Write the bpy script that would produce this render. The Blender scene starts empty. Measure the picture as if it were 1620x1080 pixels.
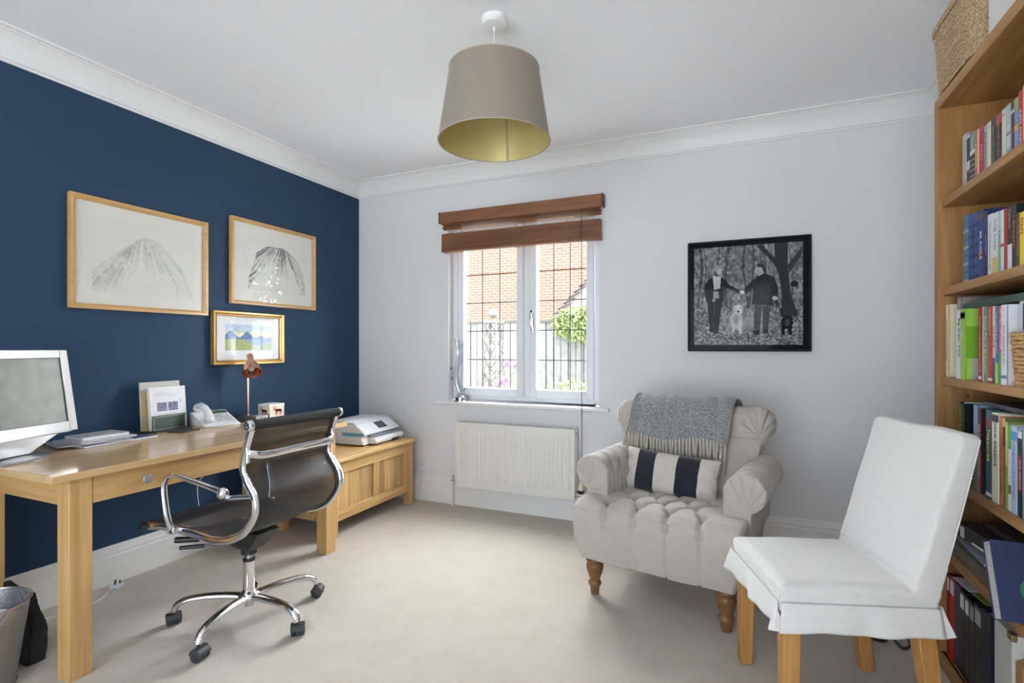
import bpy, bmesh, math, random
import numpy as np
from mathutils import Vector, Matrix, Euler
random.seed(7)
PI = math.pi
SC = bpy.context.scene
COL = SC.collection

# ------------------------------------------------------------------ camera
cd = bpy.data.cameras.new('camera')
cam = bpy.data.objects.new('camera', cd); COL.objects.link(cam)
cam.location = (2.949, -3.517, 1.2)
cam.rotation_euler = (PI/2, 0, 0.41349)
cd.sensor_width = 36.0
cd.lens = 828.4/1620*36
cd.shift_y = 9.9/1620
cd.clip_start = 0.05
SC.camera = cam

# ------------------------------------------------------------------ view + world + daylight
SC.view_settings.view_transform = 'Standard'
SC.view_settings.look = 'None'
SC.view_settings.gamma = 1.0
SC.view_settings.use_curve_mapping = False
SC.view_settings.exposure = 1.08
try:
    SC.cycles.max_bounces = 10
    SC.cycles.diffuse_bounces = 6
    SC.cycles.glossy_bounces = 4
    SC.cycles.transmission_bounces = 6
    SC.cycles.transparent_max_bounces = 12
    SC.cycles.sample_clamp_indirect = 6.0
    SC.cycles.caustics_reflective = False
    SC.cycles.caustics_refractive = False
except Exception:
    pass
world = bpy.data.worlds.new('daylight_sky'); SC.world = world
world.use_nodes = True
bg = world.node_tree.nodes['Background']
bg.inputs[0].default_value = (0.80, 0.90, 1.0, 1)
bg.inputs[1].default_value = 2.8

def portal(name, loc, rot, sx, sy):
    l = bpy.data.lights.new(name, 'AREA'); l.shape = 'RECTANGLE'; l.size = sx; l.size_y = sy
    l.cycles.is_portal = True
    o = bpy.data.objects.new(name, l); COL.objects.link(o); o.location = loc; o.rotation_euler = rot
portal('window_daylight', (1.45, 0.27, 1.49), (-PI/2, 0, 0), 1.25, 1.42)
portal('rear_fill_portal', (2.0, -5.28, 1.1), (PI/2, 0, 0), 2.8, 2.16)  # guides fill daylight through the added opening behind the camera
# high hazy sun on the side of the added rear opening: lights the gardens and the floor behind the camera
sl = bpy.data.lights.new('hazy_sun', 'SUN'); sl.energy = 3.0; sl.angle = math.radians(6)
sl.color = (1.0, 0.985, 0.96)
so = bpy.data.objects.new('hazy_sun', sl); COL.objects.link(so)
so.rotation_euler = Vector((-0.25, -1.0, 1.75)).to_track_quat('Z', 'Y').to_euler()

# added broad sun lamp, stands in for bright sky and boosts the window light
cl = bpy.data.lights.new('window_fill_sun', 'SUN'); cl.energy = 37.0; cl.angle = math.radians(115)
cl.color = (0.93, 0.97, 1.0)
co_ = bpy.data.objects.new('window_fill_sun', cl); COL.objects.link(co_)
co_.rotation_euler = Vector((0.18, 1.0, 0.40)).to_track_quat('Z', 'Y').to_euler()

# ------------------------------------------------------------------ materials
def lin(c):
    return tuple(((x/255.0)/12.92 if x/255.0 <= 0.04045 else ((x/255.0+0.055)/1.055)**2.4) for x in c)
MATS = {}
def nt(m): return m.node_tree.nodes, m.node_tree.links
def mat(name, col, rough=0.6, metal=0.0, bump=None, spec=0.5, coat=0.0, var=None, alpha=1.0, trans=0.0, sheen=0.0):
    """col = linear rgb; bump=(scale, strength); var=(scale, amount) subtle colour variation"""
    if name in MATS: return MATS[name]
    m = bpy.data.materials.new(name); m.use_nodes = True
    N, Lk = nt(m); b = N['Principled BSDF']
    b.inputs['Base Color'].default_value = (*col, 1)
    b.inputs['Roughness'].default_value = rough
    b.inputs['Metallic'].default_value = metal
    b.inputs['Specular IOR Level'].default_value = spec
    b.inputs['Coat Weight'].default_value = coat
    b.inputs['Coat Roughness'].default_value = 0.08
    b.inputs['Transmission Weight'].default_value = trans
    b.inputs['Alpha'].default_value = alpha
    if sheen:
        b.inputs['Sheen Weight'].default_value = sheen
    if bump or var:
        tc = N.new('ShaderNodeTexCoord')
    if bump:
        n = N.new('ShaderNodeTexNoise'); n.inputs['Scale'].default_value = bump[0]; n.inputs['Detail'].default_value = 4
        Lk.new(tc.outputs['Object'], n.inputs['Vector'])
        bp = N.new('ShaderNodeBump'); bp.inputs['Strength'].default_value = bump[1]; bp.inputs['Distance'].default_value = 0.01
        Lk.new(n.outputs['Fac'], bp.inputs['Height']); Lk.new(bp.outputs['Normal'], b.inputs['Normal'])
    if var:
        n2 = N.new('ShaderNodeTexNoise'); n2.inputs['Scale'].default_value = var[0]; n2.inputs['Detail'].default_value = 5
        Lk.new(tc.outputs['Object'], n2.inputs['Vector'])
        r = N.new('ShaderNodeValToRGB')
        k = var[1]
        r.color_ramp.elements[0].position = 0.3; r.color_ramp.elements[0].color = (*[c*(1-k) for c in col], 1)
        r.color_ramp.elements[1].position = 0.7; r.color_ramp.elements[1].color = (*[min(1, c*(1+k)) for c in col], 1)
        Lk.new(n2.outputs['Fac'], r.inputs['Fac']); Lk.new(r.outputs['Color'], b.inputs['Base Color'])
    MATS[name] = m
    return m

def wood(name, dark, light, axis=2, rough=0.45, scale=1.0, coat=0.0, bands=None):
    """wood with grain running along axis (0,1,2) of the object's own coordinates"""
    if name in MATS: return MATS[name]
    m = bpy.data.materials.new(name); m.use_nodes = True
    N, Lk = nt(m); b = N['Principled BSDF']
    b.inputs['Roughness'].default_value = rough
    b.inputs['Coat Weight'].default_value = coat; b.inputs['Coat Roughness'].default_value = 0.1
    tc = N.new('ShaderNodeTexCoord'); mp = N.new('ShaderNodeMapping')
    s = [22*scale]*3; s[axis] = 1.3*scale
    mp.inputs['Scale'].default_value = s
    Lk.new(tc.outputs['Object'], mp.inputs['Vector'])
    n = N.new('ShaderNodeTexNoise'); n.inputs['Scale'].default_value = 1.0; n.inputs['Detail'].default_value = 6
    n.inputs['Distortion'].default_value = 1.2
    Lk.new(mp.outputs[0], n.inputs['Vector'])
    mp2 = N.new('ShaderNodeMapping'); s2 = [150*scale]*3; s2[axis] = 4*scale; mp2.inputs['Scale'].default_value = s2
    Lk.new(tc.outputs['Object'], mp2.inputs['Vector'])
    n2 = N.new('ShaderNodeTexNoise'); n2.inputs['Scale'].default_value = 1.0; n2.inputs['Detail'].default_value = 3
    Lk.new(mp2.outputs[0], n2.inputs['Vector'])
    mx = N.new('ShaderNodeMath'); mx.operation = 'MULTIPLY_ADD'; mx.inputs[1].default_value = 0.35
    Lk.new(n2.outputs['Fac'], mx.inputs[0]); Lk.new(n.outputs['Fac'], mx.inputs[2])
    r = N.new('ShaderNodeValToRGB')
    r.color_ramp.elements[0].position = 0.45; r.color_ramp.elements[0].color = (*dark, 1)
    r.color_ramp.elements[1].position = 0.85; r.color_ramp.elements[1].color = (*light, 1)
    Lk.new(mx.outputs[0], r.inputs['Fac'])
    out = r.outputs['Color']
    if bands is not None:      # glued-up boards: tone changes board by board across axis bands[0], board width bands[1]
        sp = N.new('ShaderNodeSeparateXYZ'); Lk.new(tc.outputs['Object'], sp.inputs[0])
        d = N.new('ShaderNodeMath'); d.operation = 'DIVIDE'; d.inputs[1].default_value = bands[1]
        Lk.new(sp.outputs[bands[0]], d.inputs[0])
        fl = N.new('ShaderNodeMath'); fl.operation = 'FLOOR'; Lk.new(d.outputs[0], fl.inputs[0])
        wn = N.new('ShaderNodeTexWhiteNoise'); wn.noise_dimensions = '1D'; Lk.new(fl.outputs[0], wn.inputs['W'])
        hs = N.new('ShaderNodeHueSaturation')
        mr = N.new('ShaderNodeMapRange'); mr.inputs[3].default_value = 0.72; mr.inputs[4].default_value = 1.2
        Lk.new(wn.outputs['Value'], mr.inputs[0]); Lk.new(mr.outputs[0], hs.inputs['Value'])
        Lk.new(out, hs.inputs['Color']); out = hs.outputs['Color']
    Lk.new(out, b.inputs['Base Color'])
    bp = N.new('ShaderNodeBump'); bp.inputs['Strength'].default_value = 0.08; bp.inputs['Distance'].default_value = 0.002
    Lk.new(n2.outputs['Fac'], bp.inputs['Height']); Lk.new(bp.outputs[0], b.inputs['Normal'])
    MATS[name] = m
    return m

def fabric(name, col, weave=420.0, var=0.12, rough=0.9, bump=0.25, slub=True):
    """woven cloth: fine two-way thread noise"""
    if name in MATS: return MATS[name]
    m = bpy.data.materials.new(name); m.use_nodes = True
    N, Lk = nt(m); b = N['Principled BSDF']; b.inputs['Roughness'].default_value = rough
    b.inputs['Sheen Weight'].default_value = 0.25; b.inputs['Specular IOR Level'].default_value = 0.2
    tc = N.new('ShaderNodeTexCoord'); vs = []
    for s in ((weave, weave*0.06, weave*0.06), (weave*0.06, weave*0.06, weave)):
        mp = N.new('ShaderNodeMapping'); mp.inputs['Scale'].default_value = s
        Lk.new(tc.outputs['Object'], mp.inputs['Vector'])
        n = N.new('ShaderNodeTexNoise'); n.inputs['Scale'].default_value = 1; n.inputs['Detail'].default_value = 2
        Lk.new(mp.outputs[0], n.inputs['Vector']); vs.append(n)
    a = N.new('ShaderNodeMath'); a.operation = 'ADD'
    Lk.new(vs[0].outputs['Fac'], a.inputs[0]); Lk.new(vs[1].outputs['Fac'], a.inputs[1])
    r = N.new('ShaderNodeValToRGB')
    r.color_ramp.elements[0].position = 0.0; r.color_ramp.elements[1].position = 1.0
    hf = N.new('ShaderNodeMath'); hf.operation = 'MULTIPLY'; hf.inputs[1].default_value = 0.5
    Lk.new(a.outputs[0], hf.inputs[0]); Lk.new(hf.outputs[0], r.inputs['Fac'])
    r.color_ramp.elements[0].position = 0.3; r.color_ramp.elements[0].color = (*[c*(1-var) for c in col], 1)
    r.color_ramp.elements[1].position = 0.7; r.color_ramp.elements[1].color = (*[min(1, c*(1+var)) for c in col], 1)
    Lk.new(r.outputs['Color'], b.inputs['Base Color'])
    bp = N.new('ShaderNodeBump'); bp.inputs['Strength'].default_value = bump; bp.inputs['Distance'].default_value = 0.002
    Lk.new(hf.outputs[0], bp.inputs['Height']); Lk.new(bp.outputs[0], b.inputs['Normal'])
    MATS[name] = m
    return m

def attr_mat(name, rough=0.7, coat=0.0):
    if name in MATS: return MATS[name]
    m = bpy.data.materials.new(name); m.use_nodes = True
    N, Lk = nt(m); b = N['Principled BSDF']; b.inputs['Roughness'].default_value = rough
    b.inputs['Coat Weight'].default_value = coat; b.inputs['Specular IOR Level'].default_value = 0.15
    a = N.new('ShaderNodeAttribute'); a.attribute_name = 'Col'
    Lk.new(a.outputs['Color'], b.inputs['Base Color'])
    MATS[name] = m
    return m

def pane_mat(name, tint=(1, 1, 1), refl=1.0):
    """thin clear glass: see-through with mirror-like reflection growing at grazing angles"""
    if name in MATS: return MATS[name]
    m = bpy.data.materials.new(name); m.use_nodes = True
    N, Lk = nt(m); N.remove(N['Principled BSDF']); out = N['Material Output']
    t = N.new('ShaderNodeBsdfTransparent'); t.inputs[0].default_value = (*tint, 1)
    g = N.new('ShaderNodeBsdfGlossy'); g.inputs['Roughness'].default_value = 0.01
    f = N.new('ShaderNodeLayerWeight'); f.inputs[0].default_value = 0.5
    pw = N.new('ShaderNodeMath'); pw.operation = 'POWER'; pw.inputs[1].default_value = 5.0
    mu = N.new('ShaderNodeMath'); mu.operation = 'MULTIPLY_ADD'; mu.inputs[1].default_value = 0.9; mu.inputs[2].default_value = 0.022*refl; mu.use_clamp = True
    mx = N.new('ShaderNodeMixShader')
    Lk.new(f.outputs['Facing'], pw.inputs[0]); Lk.new(pw.outputs[0], mu.inputs[0]); Lk.new(mu.outputs[0], mx.inputs[0]); Lk.new(t.outputs[0], mx.inputs[1]); Lk.new(g.outputs[0], mx.inputs[2])
    Lk.new(mx.outputs[0], out.inputs['Surface'])
    MATS[name] = m
    return m

def holes_mat(name, col, cell, solid, rough=0.4, metal=0.0):
    """woven or perforated sheet: procedural see-through holes in object space; solid = covered share 0..1"""
    if name in MATS: return MATS[name]
    m = bpy.data.materials.new(name); m.use_nodes = True
    N, Lk = nt(m); b = N['Principled BSDF']
    b.inputs['Base Color'].default_value = (*col, 1); b.inputs['Roughness'].default_value = rough; b.inputs['Metallic'].default_value = metal
    out = N['Material Output']
    tc = N.new('ShaderNodeTexCoord'); v = N.new('ShaderNodeTexVoronoi'); v.inputs['Scale'].default_value = 1.0/cell
    v.inputs['Randomness'].default_value = 0.15
    Lk.new(tc.outputs['Object'], v.inputs['Vector'])
    c = N.new('ShaderNodeMath'); c.operation = 'GREATER_THAN'; c.inputs[1].default_value = (1-solid)*0.62
    Lk.new(v.outputs['Distance'], c.inputs[0])
    t = N.new('ShaderNodeBsdfTransparent'); mx = N.new('ShaderNodeMixShader')
    Lk.new(c.outputs[0], mx.inputs[0]); Lk.new(t.outputs[0], mx.inputs[1]); Lk.new(b.outputs[0], mx.inputs[2])
    Lk.new(mx.outputs[0], out.inputs['Surface'])
    MATS[name] = m
    return m

W_WALL = mat('white_wall_paint', (0.74, 0.735, 0.745), 0.9, bump=(60, 0.02))
W_CEIL = mat('white_ceiling_paint', (0.92, 0.92, 0.935), 0.95)
W_TRIM = mat('white_gloss_trim', (0.80, 0.795, 0.785), 0.45)
W_UPVC = mat('white_window_frame', (0.80, 0.82, 0.85), 0.3)
BLUE = mat('deep_blue_wall_paint', (0.024, 0.054, 0.103), 0.7, bump=(80, 0.02), spec=0.2)
CHROME = mat('polished_chrome', (0.82, 0.82, 0.84), 0.08, 1.0)
BRUSHED = mat('brushed_steel', (0.55, 0.55, 0.56), 0.35, 1.0)
BLACKP = mat('black_plastic', (0.018, 0.018, 0.022), 0.4)
CASTER = mat('charcoal_caster_plastic', (0.035, 0.037, 0.042), 0.45)
WHITEP = mat('white_plastic', (0.75, 0.76, 0.78), 0.3)
PAPER = mat('white_paper', (0.80, 0.80, 0.80), 0.85)
PAGES = mat('cream_page_block', (0.68, 0.63, 0.52), 0.9, var=(180, 0.08))
GLASS = pane_mat('clear_pane_glass')
BEECH_D, BEECH_L = (0.48, 0.275, 0.095), (0.66, 0.42, 0.175)
BE_Y = wood('beech_lengthwise', BEECH_D, BEECH_L, 1, 0.32, 0.8)
BE_X = wood('beech_crosswise', BEECH_D, BEECH_L, 0, 0.4, 0.8)
BE_Z = wood('beech_upright', BEECH_D, BEECH_L, 2, 0.4, 0.8)
BETOP = wood('beech_tabletop', (0.56, 0.36, 0.16), (0.66, 0.45, 0.22), 1, 0.2, 0.6, coat=0.5)
OAK_D, OAK_L = (0.26, 0.125, 0.036), (0.42, 0.225, 0.075)
OAK_Y = wood('oak_lengthwise', OAK_D, OAK_L, 1, 0.5)
OAK_Z = wood('oak_upright', OAK_D, OAK_L, 2, 0.5)
OAK_X = wood('oak_crosswise', OAK_D, OAK_L, 0, 0.5)
CH_D, CH_L = (0.45, 0.25, 0.085), (0.74, 0.49, 0.215)
CHEST_Y = wood('pale_oak_lengthwise', CH_D, CH_L, 1, 0.5)
CHEST_Z = wood('pale_oak_boards', CH_D, CH_L, 2, 0.5, bands=(1, 0.055))
CHEST_P = wood('pale_oak_upright', CH_D, CH_L, 2, 0.5)

# ------------------------------------------------------------------ mesh builder
class MB:
    def __init__(s): s.bm = bmesh.new(); s.mi = 0
    def _tag(s, faces):
        for f in faces: f.material_index = s.mi
    def box(s, x0, x1, y0, y1, z0, z1, M=None):
        vs = [s.bm.verts.new(p) for p in ((x0,y0,z0),(x1,y0,z0),(x1,y1,z0),(x0,y1,z0),(x0,y0,z1),(x1,y0,z1),(x1,y1,z1),(x0,y1,z1))]
        fs = [s.bm.faces.new([vs[i] for i in q]) for q in ((3,2,1,0),(4,5,6,7),(0,1,5,4),(1,2,6,5),(2,3,7,6),(3,0,4,7))]
        if M is not None:
            for v in vs: v.co = M @ v.co
        s._tag(fs); return vs
    def cbox(s, c, d, M=None):
        T = Matrix.Translation(c)
        if M is not None: T = T @ M
        return s.box(-d[0]/2, d[0]/2, -d[1]/2, d[1]/2, -d[2]/2, d[2]/2, T)
    def loft(s, rings, close=True, caps=True):
        """rings: list of lists of points (same count)"""
        R = [[s.bm.verts.new(p) for p in r] for r in rings]; n = len(R[0]); fs = []
        for a, b in zip(R[:-1], R[1:]):
            for i in range(n if close else n-1):
                j = (i+1) % n
                try: fs.append(s.bm.faces.new((a[i], a[j], b[j], b[i])))
                except ValueError: pass
        if caps and close:
            for r in (R[0][::-1], R[-1]):
                try: fs.append(s.bm.faces.new(r))
                except ValueError: pass
        s._tag(fs); return R
    def lathe(s, prof, c=(0,0,0), M=None, seg=32, caps=True):
        rings = []
        for r, z in prof:
            rr = max(r, 1e-5)
            ring = [Vector((rr*math.cos(2*PI*i/seg), rr*math.sin(2*PI*i/seg), z)) for i in range(seg)]
            if M is not None: ring = [M @ v for v in ring]
            rings.append([v+Vector(c) for v in ring])
        return s.loft(rings, True, caps)
    def cyl(s, p0, p1, r0, r1=None, seg=20):
        p0, p1 = Vector(p0), Vector(p1); d = p1-p0
        M = d.to_track_quat('Z', 'Y').to_matrix()
        r1 = r0 if r1 is None else r1
        return s.lathe([(r0, 0), (r1, d.length)], p0, M, seg)
    def tube(s, pts, r, seg=12, sect=None, up=None, closed=False, caps=True):
        """sweep; sect=(a,b) half sizes along side / normal; up = fixed side vector"""
        pts = [Vector(p) for p in pts]; n = len(pts); rings = []; side = None
        for i, p in enumerate(pts):
            if closed: t = (pts[(i+1) % n]-pts[i-1])
            else: t = pts[min(i+1, n-1)]-pts[max(i-1, 0)]
            t.normalize()
            if up is not None: sd = Vector(up) - t*Vector(up).dot(t); sd.normalize()
            else:
                if side is None:
                    a = Vector((0,0,1)) if abs(t.z) < 0.9 else Vector((1,0,0))
                    sd = t.cross(a).normalized()
                else: sd = (side - t*side.dot(t)).normalized()
            side = sd; nn = t.cross(sd)
            k = r[i] if isinstance(r, (list, tuple)) else r
            a, b = (sect if sect else (1, 1))
            rings.append([p + sd*(a*k*math.cos(2*PI*j/seg)) + nn*(b*k*math.sin(2*PI*j/seg)) for j in range(seg)])
        if closed: rings.append(rings[0])
        return s.loft(rings, True, caps and not closed)
    def prism(s, poly, a0, a1, axis=1, M=None):
        def P(u, v, w):
            q = {0: (w, u, v), 1: (u, w, v), 2: (u, v, w)}[axis]; q = Vector(q)
            return M @ q if M is not None else q
        return s.loft([[P(u, v, a0) for u, v in poly], [P(u, v, a1) for u, v in poly]])
    def sphere(s, c, r, M=None, seg=20, ring=12):
        r = (r, r, r) if not isinstance(r, (tuple, list)) else r
        T = Matrix.Translation(c) @ (M if M is not None else Matrix.Identity(4)) @ Matrix.Diagonal((*r, 1))
        d = bmesh.ops.create_uvsphere(s.bm, u_segments=seg, v_segments=ring, radius=1, matrix=T)
        for v in d['verts']:
            for f in v.link_faces: f.material_index = s.mi
    def grid(s, fn, nu, nv):
        V = [[s.bm.verts.new(fn(i/nu, j/nv)) for j in range(nv+1)] for i in range(nu+1)]; fs = []
        for i in range(nu):
            for j in range(nv): fs.append(s.bm.faces.new((V[i][j], V[i+1][j], V[i+1][j+1], V[i][j+1])))
        s._tag(fs); return V
    def build(s, name, m, parent=None, bevel=0, smooth=30, loc=None, rot=None, solid=0, sub=0, seg=2):
        bmesh.ops.remove_doubles(s.bm, verts=s.bm.verts, dist=1e-6)
        bmesh.ops.recalc_face_normals(s.bm, faces=s.bm.faces)
        me = bpy.data.meshes.new(name); s.bm.to_mesh(me); s.bm.free()
        return link_mesh(name, me, m, parent, bevel, smooth, loc, rot, solid, sub, seg)

def link_mesh(name, me, m, parent=None, bevel=0, smooth=30, loc=None, rot=None, solid=0, sub=0, seg=2):
    for q in (m if isinstance(m, (list, tuple)) else [m]): me.materials.append(q)
    if smooth:
        me.polygons.foreach_set('use_smooth', [True]*len(me.polygons))
        if smooth < 180: me.set_sharp_from_angle(angle=math.radians(smooth))
    o = bpy.data.objects.new(name, me); COL.objects.link(o)
    if parent is not None: o.parent = parent
    if loc is not None: o.location = loc
    if rot is not None: o.rotation_euler = rot
    if solid:
        q = o.modifiers.new('thickness', 'SOLIDIFY'); q.thickness = solid; q.offset = 0
    if bevel:
        q = o.modifiers.new('bevel', 'BEVEL'); q.width = bevel; q.segments = seg; q.limit_method = 'ANGLE'; q.angle_limit = math.radians(35)
    if sub:
        q = o.modifiers.new('sub', 'SUBSURF'); q.levels = sub; q.render_levels = sub
    return o

def tag(o, label, cat, group=None):
    o['label'] = label; o['category'] = cat
    if group: o['group'] = group
    return o
def thing(name, label, cat, loc=(0,0,0), rz=0, group=None):
    o = bpy.data.objects.new(name, None); COL.objects.link(o); o.empty_display_size = 0.1
    o.location = loc; o.rotation_euler = (0, 0, rz)
    return tag(o, label, cat, group)
def struct(o): o['kind'] = 'structure'; return o
def part(p, parent, name, m, **k): return p.build(name, m, parent, **k)

def fast_mesh(name, V, F):
    me = bpy.data.meshes.new(name); me.from_pydata([tuple(v) for v in V], [], F); me.update(); return me

def soft(name, m, parent, prims, voxel=0.008, smooth=6, disp=None, label=None):
    """one continuous upholstered surface grown over the union of rough solids"""
    p = MB(); prims(p)
    bmesh.ops.recalc_face_normals(p.bm, faces=p.bm.faces)
    me = bpy.data.meshes.new('rough'); p.bm.to_mesh(me); p.bm.free()
    ob = bpy.data.objects.new('rough', me); COL.objects.link(ob)
    r = ob.modifiers.new('r', 'REMESH'); r.mode = 'VOXEL'; r.voxel_size = voxel
    s = ob.modifiers.new('s', 'SMOOTH'); s.factor = 0.5; s.iterations = smooth
    dg = bpy.context.evaluated_depsgraph_get()
    out = bpy.data.meshes.new_from_object(ob.evaluated_get(dg)); out.name = name
    bpy.data.objects.remove(ob); bpy.data.meshes.remove(me)
    if disp is not None:
        n = len(out.vertices); co = np.empty(n*3); out.vertices.foreach_get('co', co); co = co.reshape(-1, 3)
        no = np.array([v.normal[:] for v in out.vertices])
        co = disp(co, no); out.vertices.foreach_set('co', co.ravel()); out.update()
    return link_mesh(name, out, m, parent, smooth=180)

def text_obj(name, s, size, m, parent, M, extr=0.0003, bold=False, fit=None, align='CENTER'):
    """flat lettering; fit = (max width, max height) in metres"""
    cu = bpy.data.curves.new(name, 'FONT'); cu.body = s; cu.size = size; cu.align_x = align; cu.align_y = 'CENTER'
    cu.extrude = extr; cu.resolution_u = 2
    if bold: cu.offset = size*0.02
    ob = bpy.data.objects.new(name, cu); COL.objects.link(ob)
    dg = bpy.context.evaluated_depsgraph_get()
    me = bpy.data.meshes.new_from_object(ob.evaluated_get(dg)); me.name = name
    bpy.data.objects.remove(ob); bpy.data.curves.remove(cu)
    if fit and len(me.vertices):
        xs = [v.co.x for v in me.vertices]; ysv = [v.co.y for v in me.vertices]
        w = max(xs)-min(xs); h = max(ysv)-min(ysv)
        k = min(fit[0]/max(w, 1e-6), fit[1]/max(h, 1e-6))
        me.transform(Matrix.Scale(k, 4))
    me.transform(M)
    me.materials.clear()
    return link_mesh(name, me, m, parent, smooth=0)

# raster pictures: colours held on a fine mesh
class Img:
    def __init__(s, w, h, col):
        s.w, s.h = w, h; s.a = np.zeros((h, w, 3)); s.a[:] = col
        s.X, s.Y = np.meshgrid((np.arange(w)+0.5)/w, (np.arange(h)+0.5)/h)
    def poly(s, pts, col, k=1.0):
        m = s.mask(pts); s.a[m] = s.a[m]*(1-k)+np.array(col)*k
    def mask(s, pts):
        ins = np.zeros(s.X.shape, bool); n = len(pts)
        for i in range(n):
            x0, y0 = pts[i]; x1, y1 = pts[(i+1) % n]
            if y0 == y1: continue
            c = ((s.Y >= y0) != (s.Y >= y1)) & (s.X < (x1-x0)*(s.Y-y0)/(y1-y0)+x0)
            ins ^= c
        return ins
    def ell(s, cx, cy, rx, ry, col, k=1.0):
        m = ((s.X-cx)/rx)**2+((s.Y-cy)/ry)**2 < 1; s.a[m] = s.a[m]*(1-k)+np.array(col)*k
RNG = np.random.RandomState(11)
def vnoise(h, w, gy, gx):
    g = RNG.rand(gy+2, gx+2)
    y = np.linspace(0, gy, h, endpoint=False); x = np.linspace(0, gx, w, endpoint=False)
    yi = y.astype(int); xi = x.astype(int); fy = (y-yi)[:, None]; fx = (x-xi)[None, :]
    fy = fy*fy*(3-2*fy); fx = fx*fx*(3-2*fx)
    a = g[yi][:, xi]; b = g[yi][:, xi+1]; c = g[yi+1][:, xi]; d = g[yi+1][:, xi+1]
    return a*(1-fy)*(1-fx)+b*(1-fy)*fx+c*fy*(1-fx)+d*fy*fx
def picture(name, img, P0, U, V, m, parent):
    """P0 = top-left corner, U / V = full edge vectors to the right / down"""
    h, w = img.a.shape[:2]
    P0, U, V = np.array(P0), np.array(U), np.array(V)
    uu, vv = np.meshgrid(np.arange(w+1)/w, np.arange(h+1)/h)
    co = P0+uu[..., None]*U+vv[..., None]*V
    i = np.arange(h*(w+1)).reshape(h, w+1)[:, :-1].ravel()
    F = np.stack([i, i+w+1, i+w+2, i+1], 1)
    me = bpy.data.meshes.new(name); me.from_pydata(co.reshape(-1, 3).tolist(), [], F.tolist()); me.update()
    at = me.color_attributes.new('Col', 'FLOAT_COLOR', 'CORNER')
    c = np.concatenate([img.a.reshape(-1, 3), np.ones((h*w, 1))], 1)
    at.data.foreach_set('color', np.repeat(c, 4, 0).ravel().astype(np.float32))
    me.materials.append(m)
    o = bpy.data.objects.new(name, me); COL.objects.link(o); o.parent = parent
    return o

# ================================================================== THE ROOM
RX, RY, RZ = 3.951, -5.25, 2.57
# carpet
carpet = bpy.data.materials.new('beige_carpet'); carpet.use_nodes = True
N, Lk = nt(carpet); b = N['Principled BSDF']; b.inputs['Roughness'].default_value = 1.0; b.inputs['Specular IOR Level'].default_value = 0.1
b.inputs['Sheen Weight'].default_value = 0.3
tc = N.new('ShaderNodeTexCoord'); n1 = N.new('ShaderNodeTexNoise'); n1.inputs['Scale'].default_value = 260; n1.inputs['Detail'].default_value = 3
n2 = N.new('ShaderNodeTexNoise'); n2.inputs['Scale'].default_value = 7; n2.inputs['Detail'].default_value = 6; n2.inputs['Roughness'].default_value = 0.7
for n in (n1, n2): Lk.new(tc.outputs['Object'], n.inputs['Vector'])
mm = N.new('ShaderNodeMath'); mm.operation = 'MULTIPLY_ADD'; mm.inputs[1].default_value = 0.5; Lk.new(n1.outputs[0], mm.inputs[0]); 
m2 = N.new('ShaderNodeMath'); m2.operation = 'MULTIPLY'; m2.inputs[1].default_value = 0.5; Lk.new(n2.outputs[0], m2.inputs[0]); Lk.new(m2.outputs[0], mm.inputs[2])
r = N.new('ShaderNodeValToRGB'); r.color_ramp.elements[0].position = 0.3; r.color_ramp.elements[0].color = (0.43, 0.375, 0.31, 1)
r.color_ramp.elements[1].position = 0.7; r.color_ramp.elements[1].color = (0.55, 0.495, 0.43, 1)
Lk.new(mm.outputs[0], r.inputs[0]); Lk.new(r.outputs[0], b.inputs['Base Color'])
bp = N.new('ShaderNodeBump'); bp.inputs['Strength'].default_value = 0.6; bp.inputs['Distance'].default_value = 0.006
Lk.new(mm.outputs[0], bp.inputs['Height']); Lk.new(bp.outputs[0], b.inputs['Normal'])

def wallbox(name, m, *b6):
    p = MB(); p.box(*b6); return struct(p.build(name, m, smooth=0))
wallbox('floor', carpet, -0.2, RX+0.2, RY-0.2, 0.3, -0.12, 0)
wallbox('ceiling', W_CEIL, -0.2, RX+0.2, RY-0.2, 0.3, RZ, RZ+0.12)
wallbox('wall_left', BLUE, -0.2, 0, RY, 0, 0, RZ)
wallbox('wall_right', W_WALL, RX, RX+0.2, RY, 0, 0, RZ)
WX0, WX1, WZ0, WZ1 = 0.866, 2.056, 0.775, 2.19
p = MB()
p.box(-0.2, WX0, 0, 0.27, 0, RZ); p.box(WX1, RX+0.2, 0, 0.27, 0, RZ)
p.box(WX0, WX1, 0, 0.27, 0, WZ0); p.box(WX0, WX1, 0, 0.27, WZ1, RZ)
struct(p.build('wall_back', W_WALL, smooth=0))
p = MB()   # unseen wall behind the camera; opening and glazed doors added for fill light
p.box(-0.2, 0.6, RY-0.2, RY, 0, RZ); p.box(3.4, RX+0.2, RY-0.2, RY, 0, RZ); p.box(0.6, 3.4, RY-0.2, RY, 2.18, RZ)
struct(p.build('wall_front', W_WALL, smooth=0))
d = thing('added_door_1', 'x', 'x'); del d['label']; del d['category']; struct(d)  # unseen glazed doors, added to let fill light in from behind the camera
p = MB()
for x0, x1 in ((0.6, 0.66), (1.97, 2.03), (3.34, 3.4)): p.box(x0, x1, RY-0.13, RY-0.06, 0, 2.18)
p.box(0.66, 3.34, RY-0.13, RY-0.06, 2.12, 2.18); p.box(0.66, 3.34, RY-0.13, RY-0.06, 0, 0.08)
p.build('added_door_frame', W_UPVC, d, bevel=0.004)
p = MB(); p.box(0.66, 1.97, RY-0.10, RY-0.095, 0.08, 2.12); p.box(2.03, 3.34, RY-0.10, RY-0.095, 0.08, 2.12)
p.build('added_door_glass', GLASS, d, smooth=0)

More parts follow.
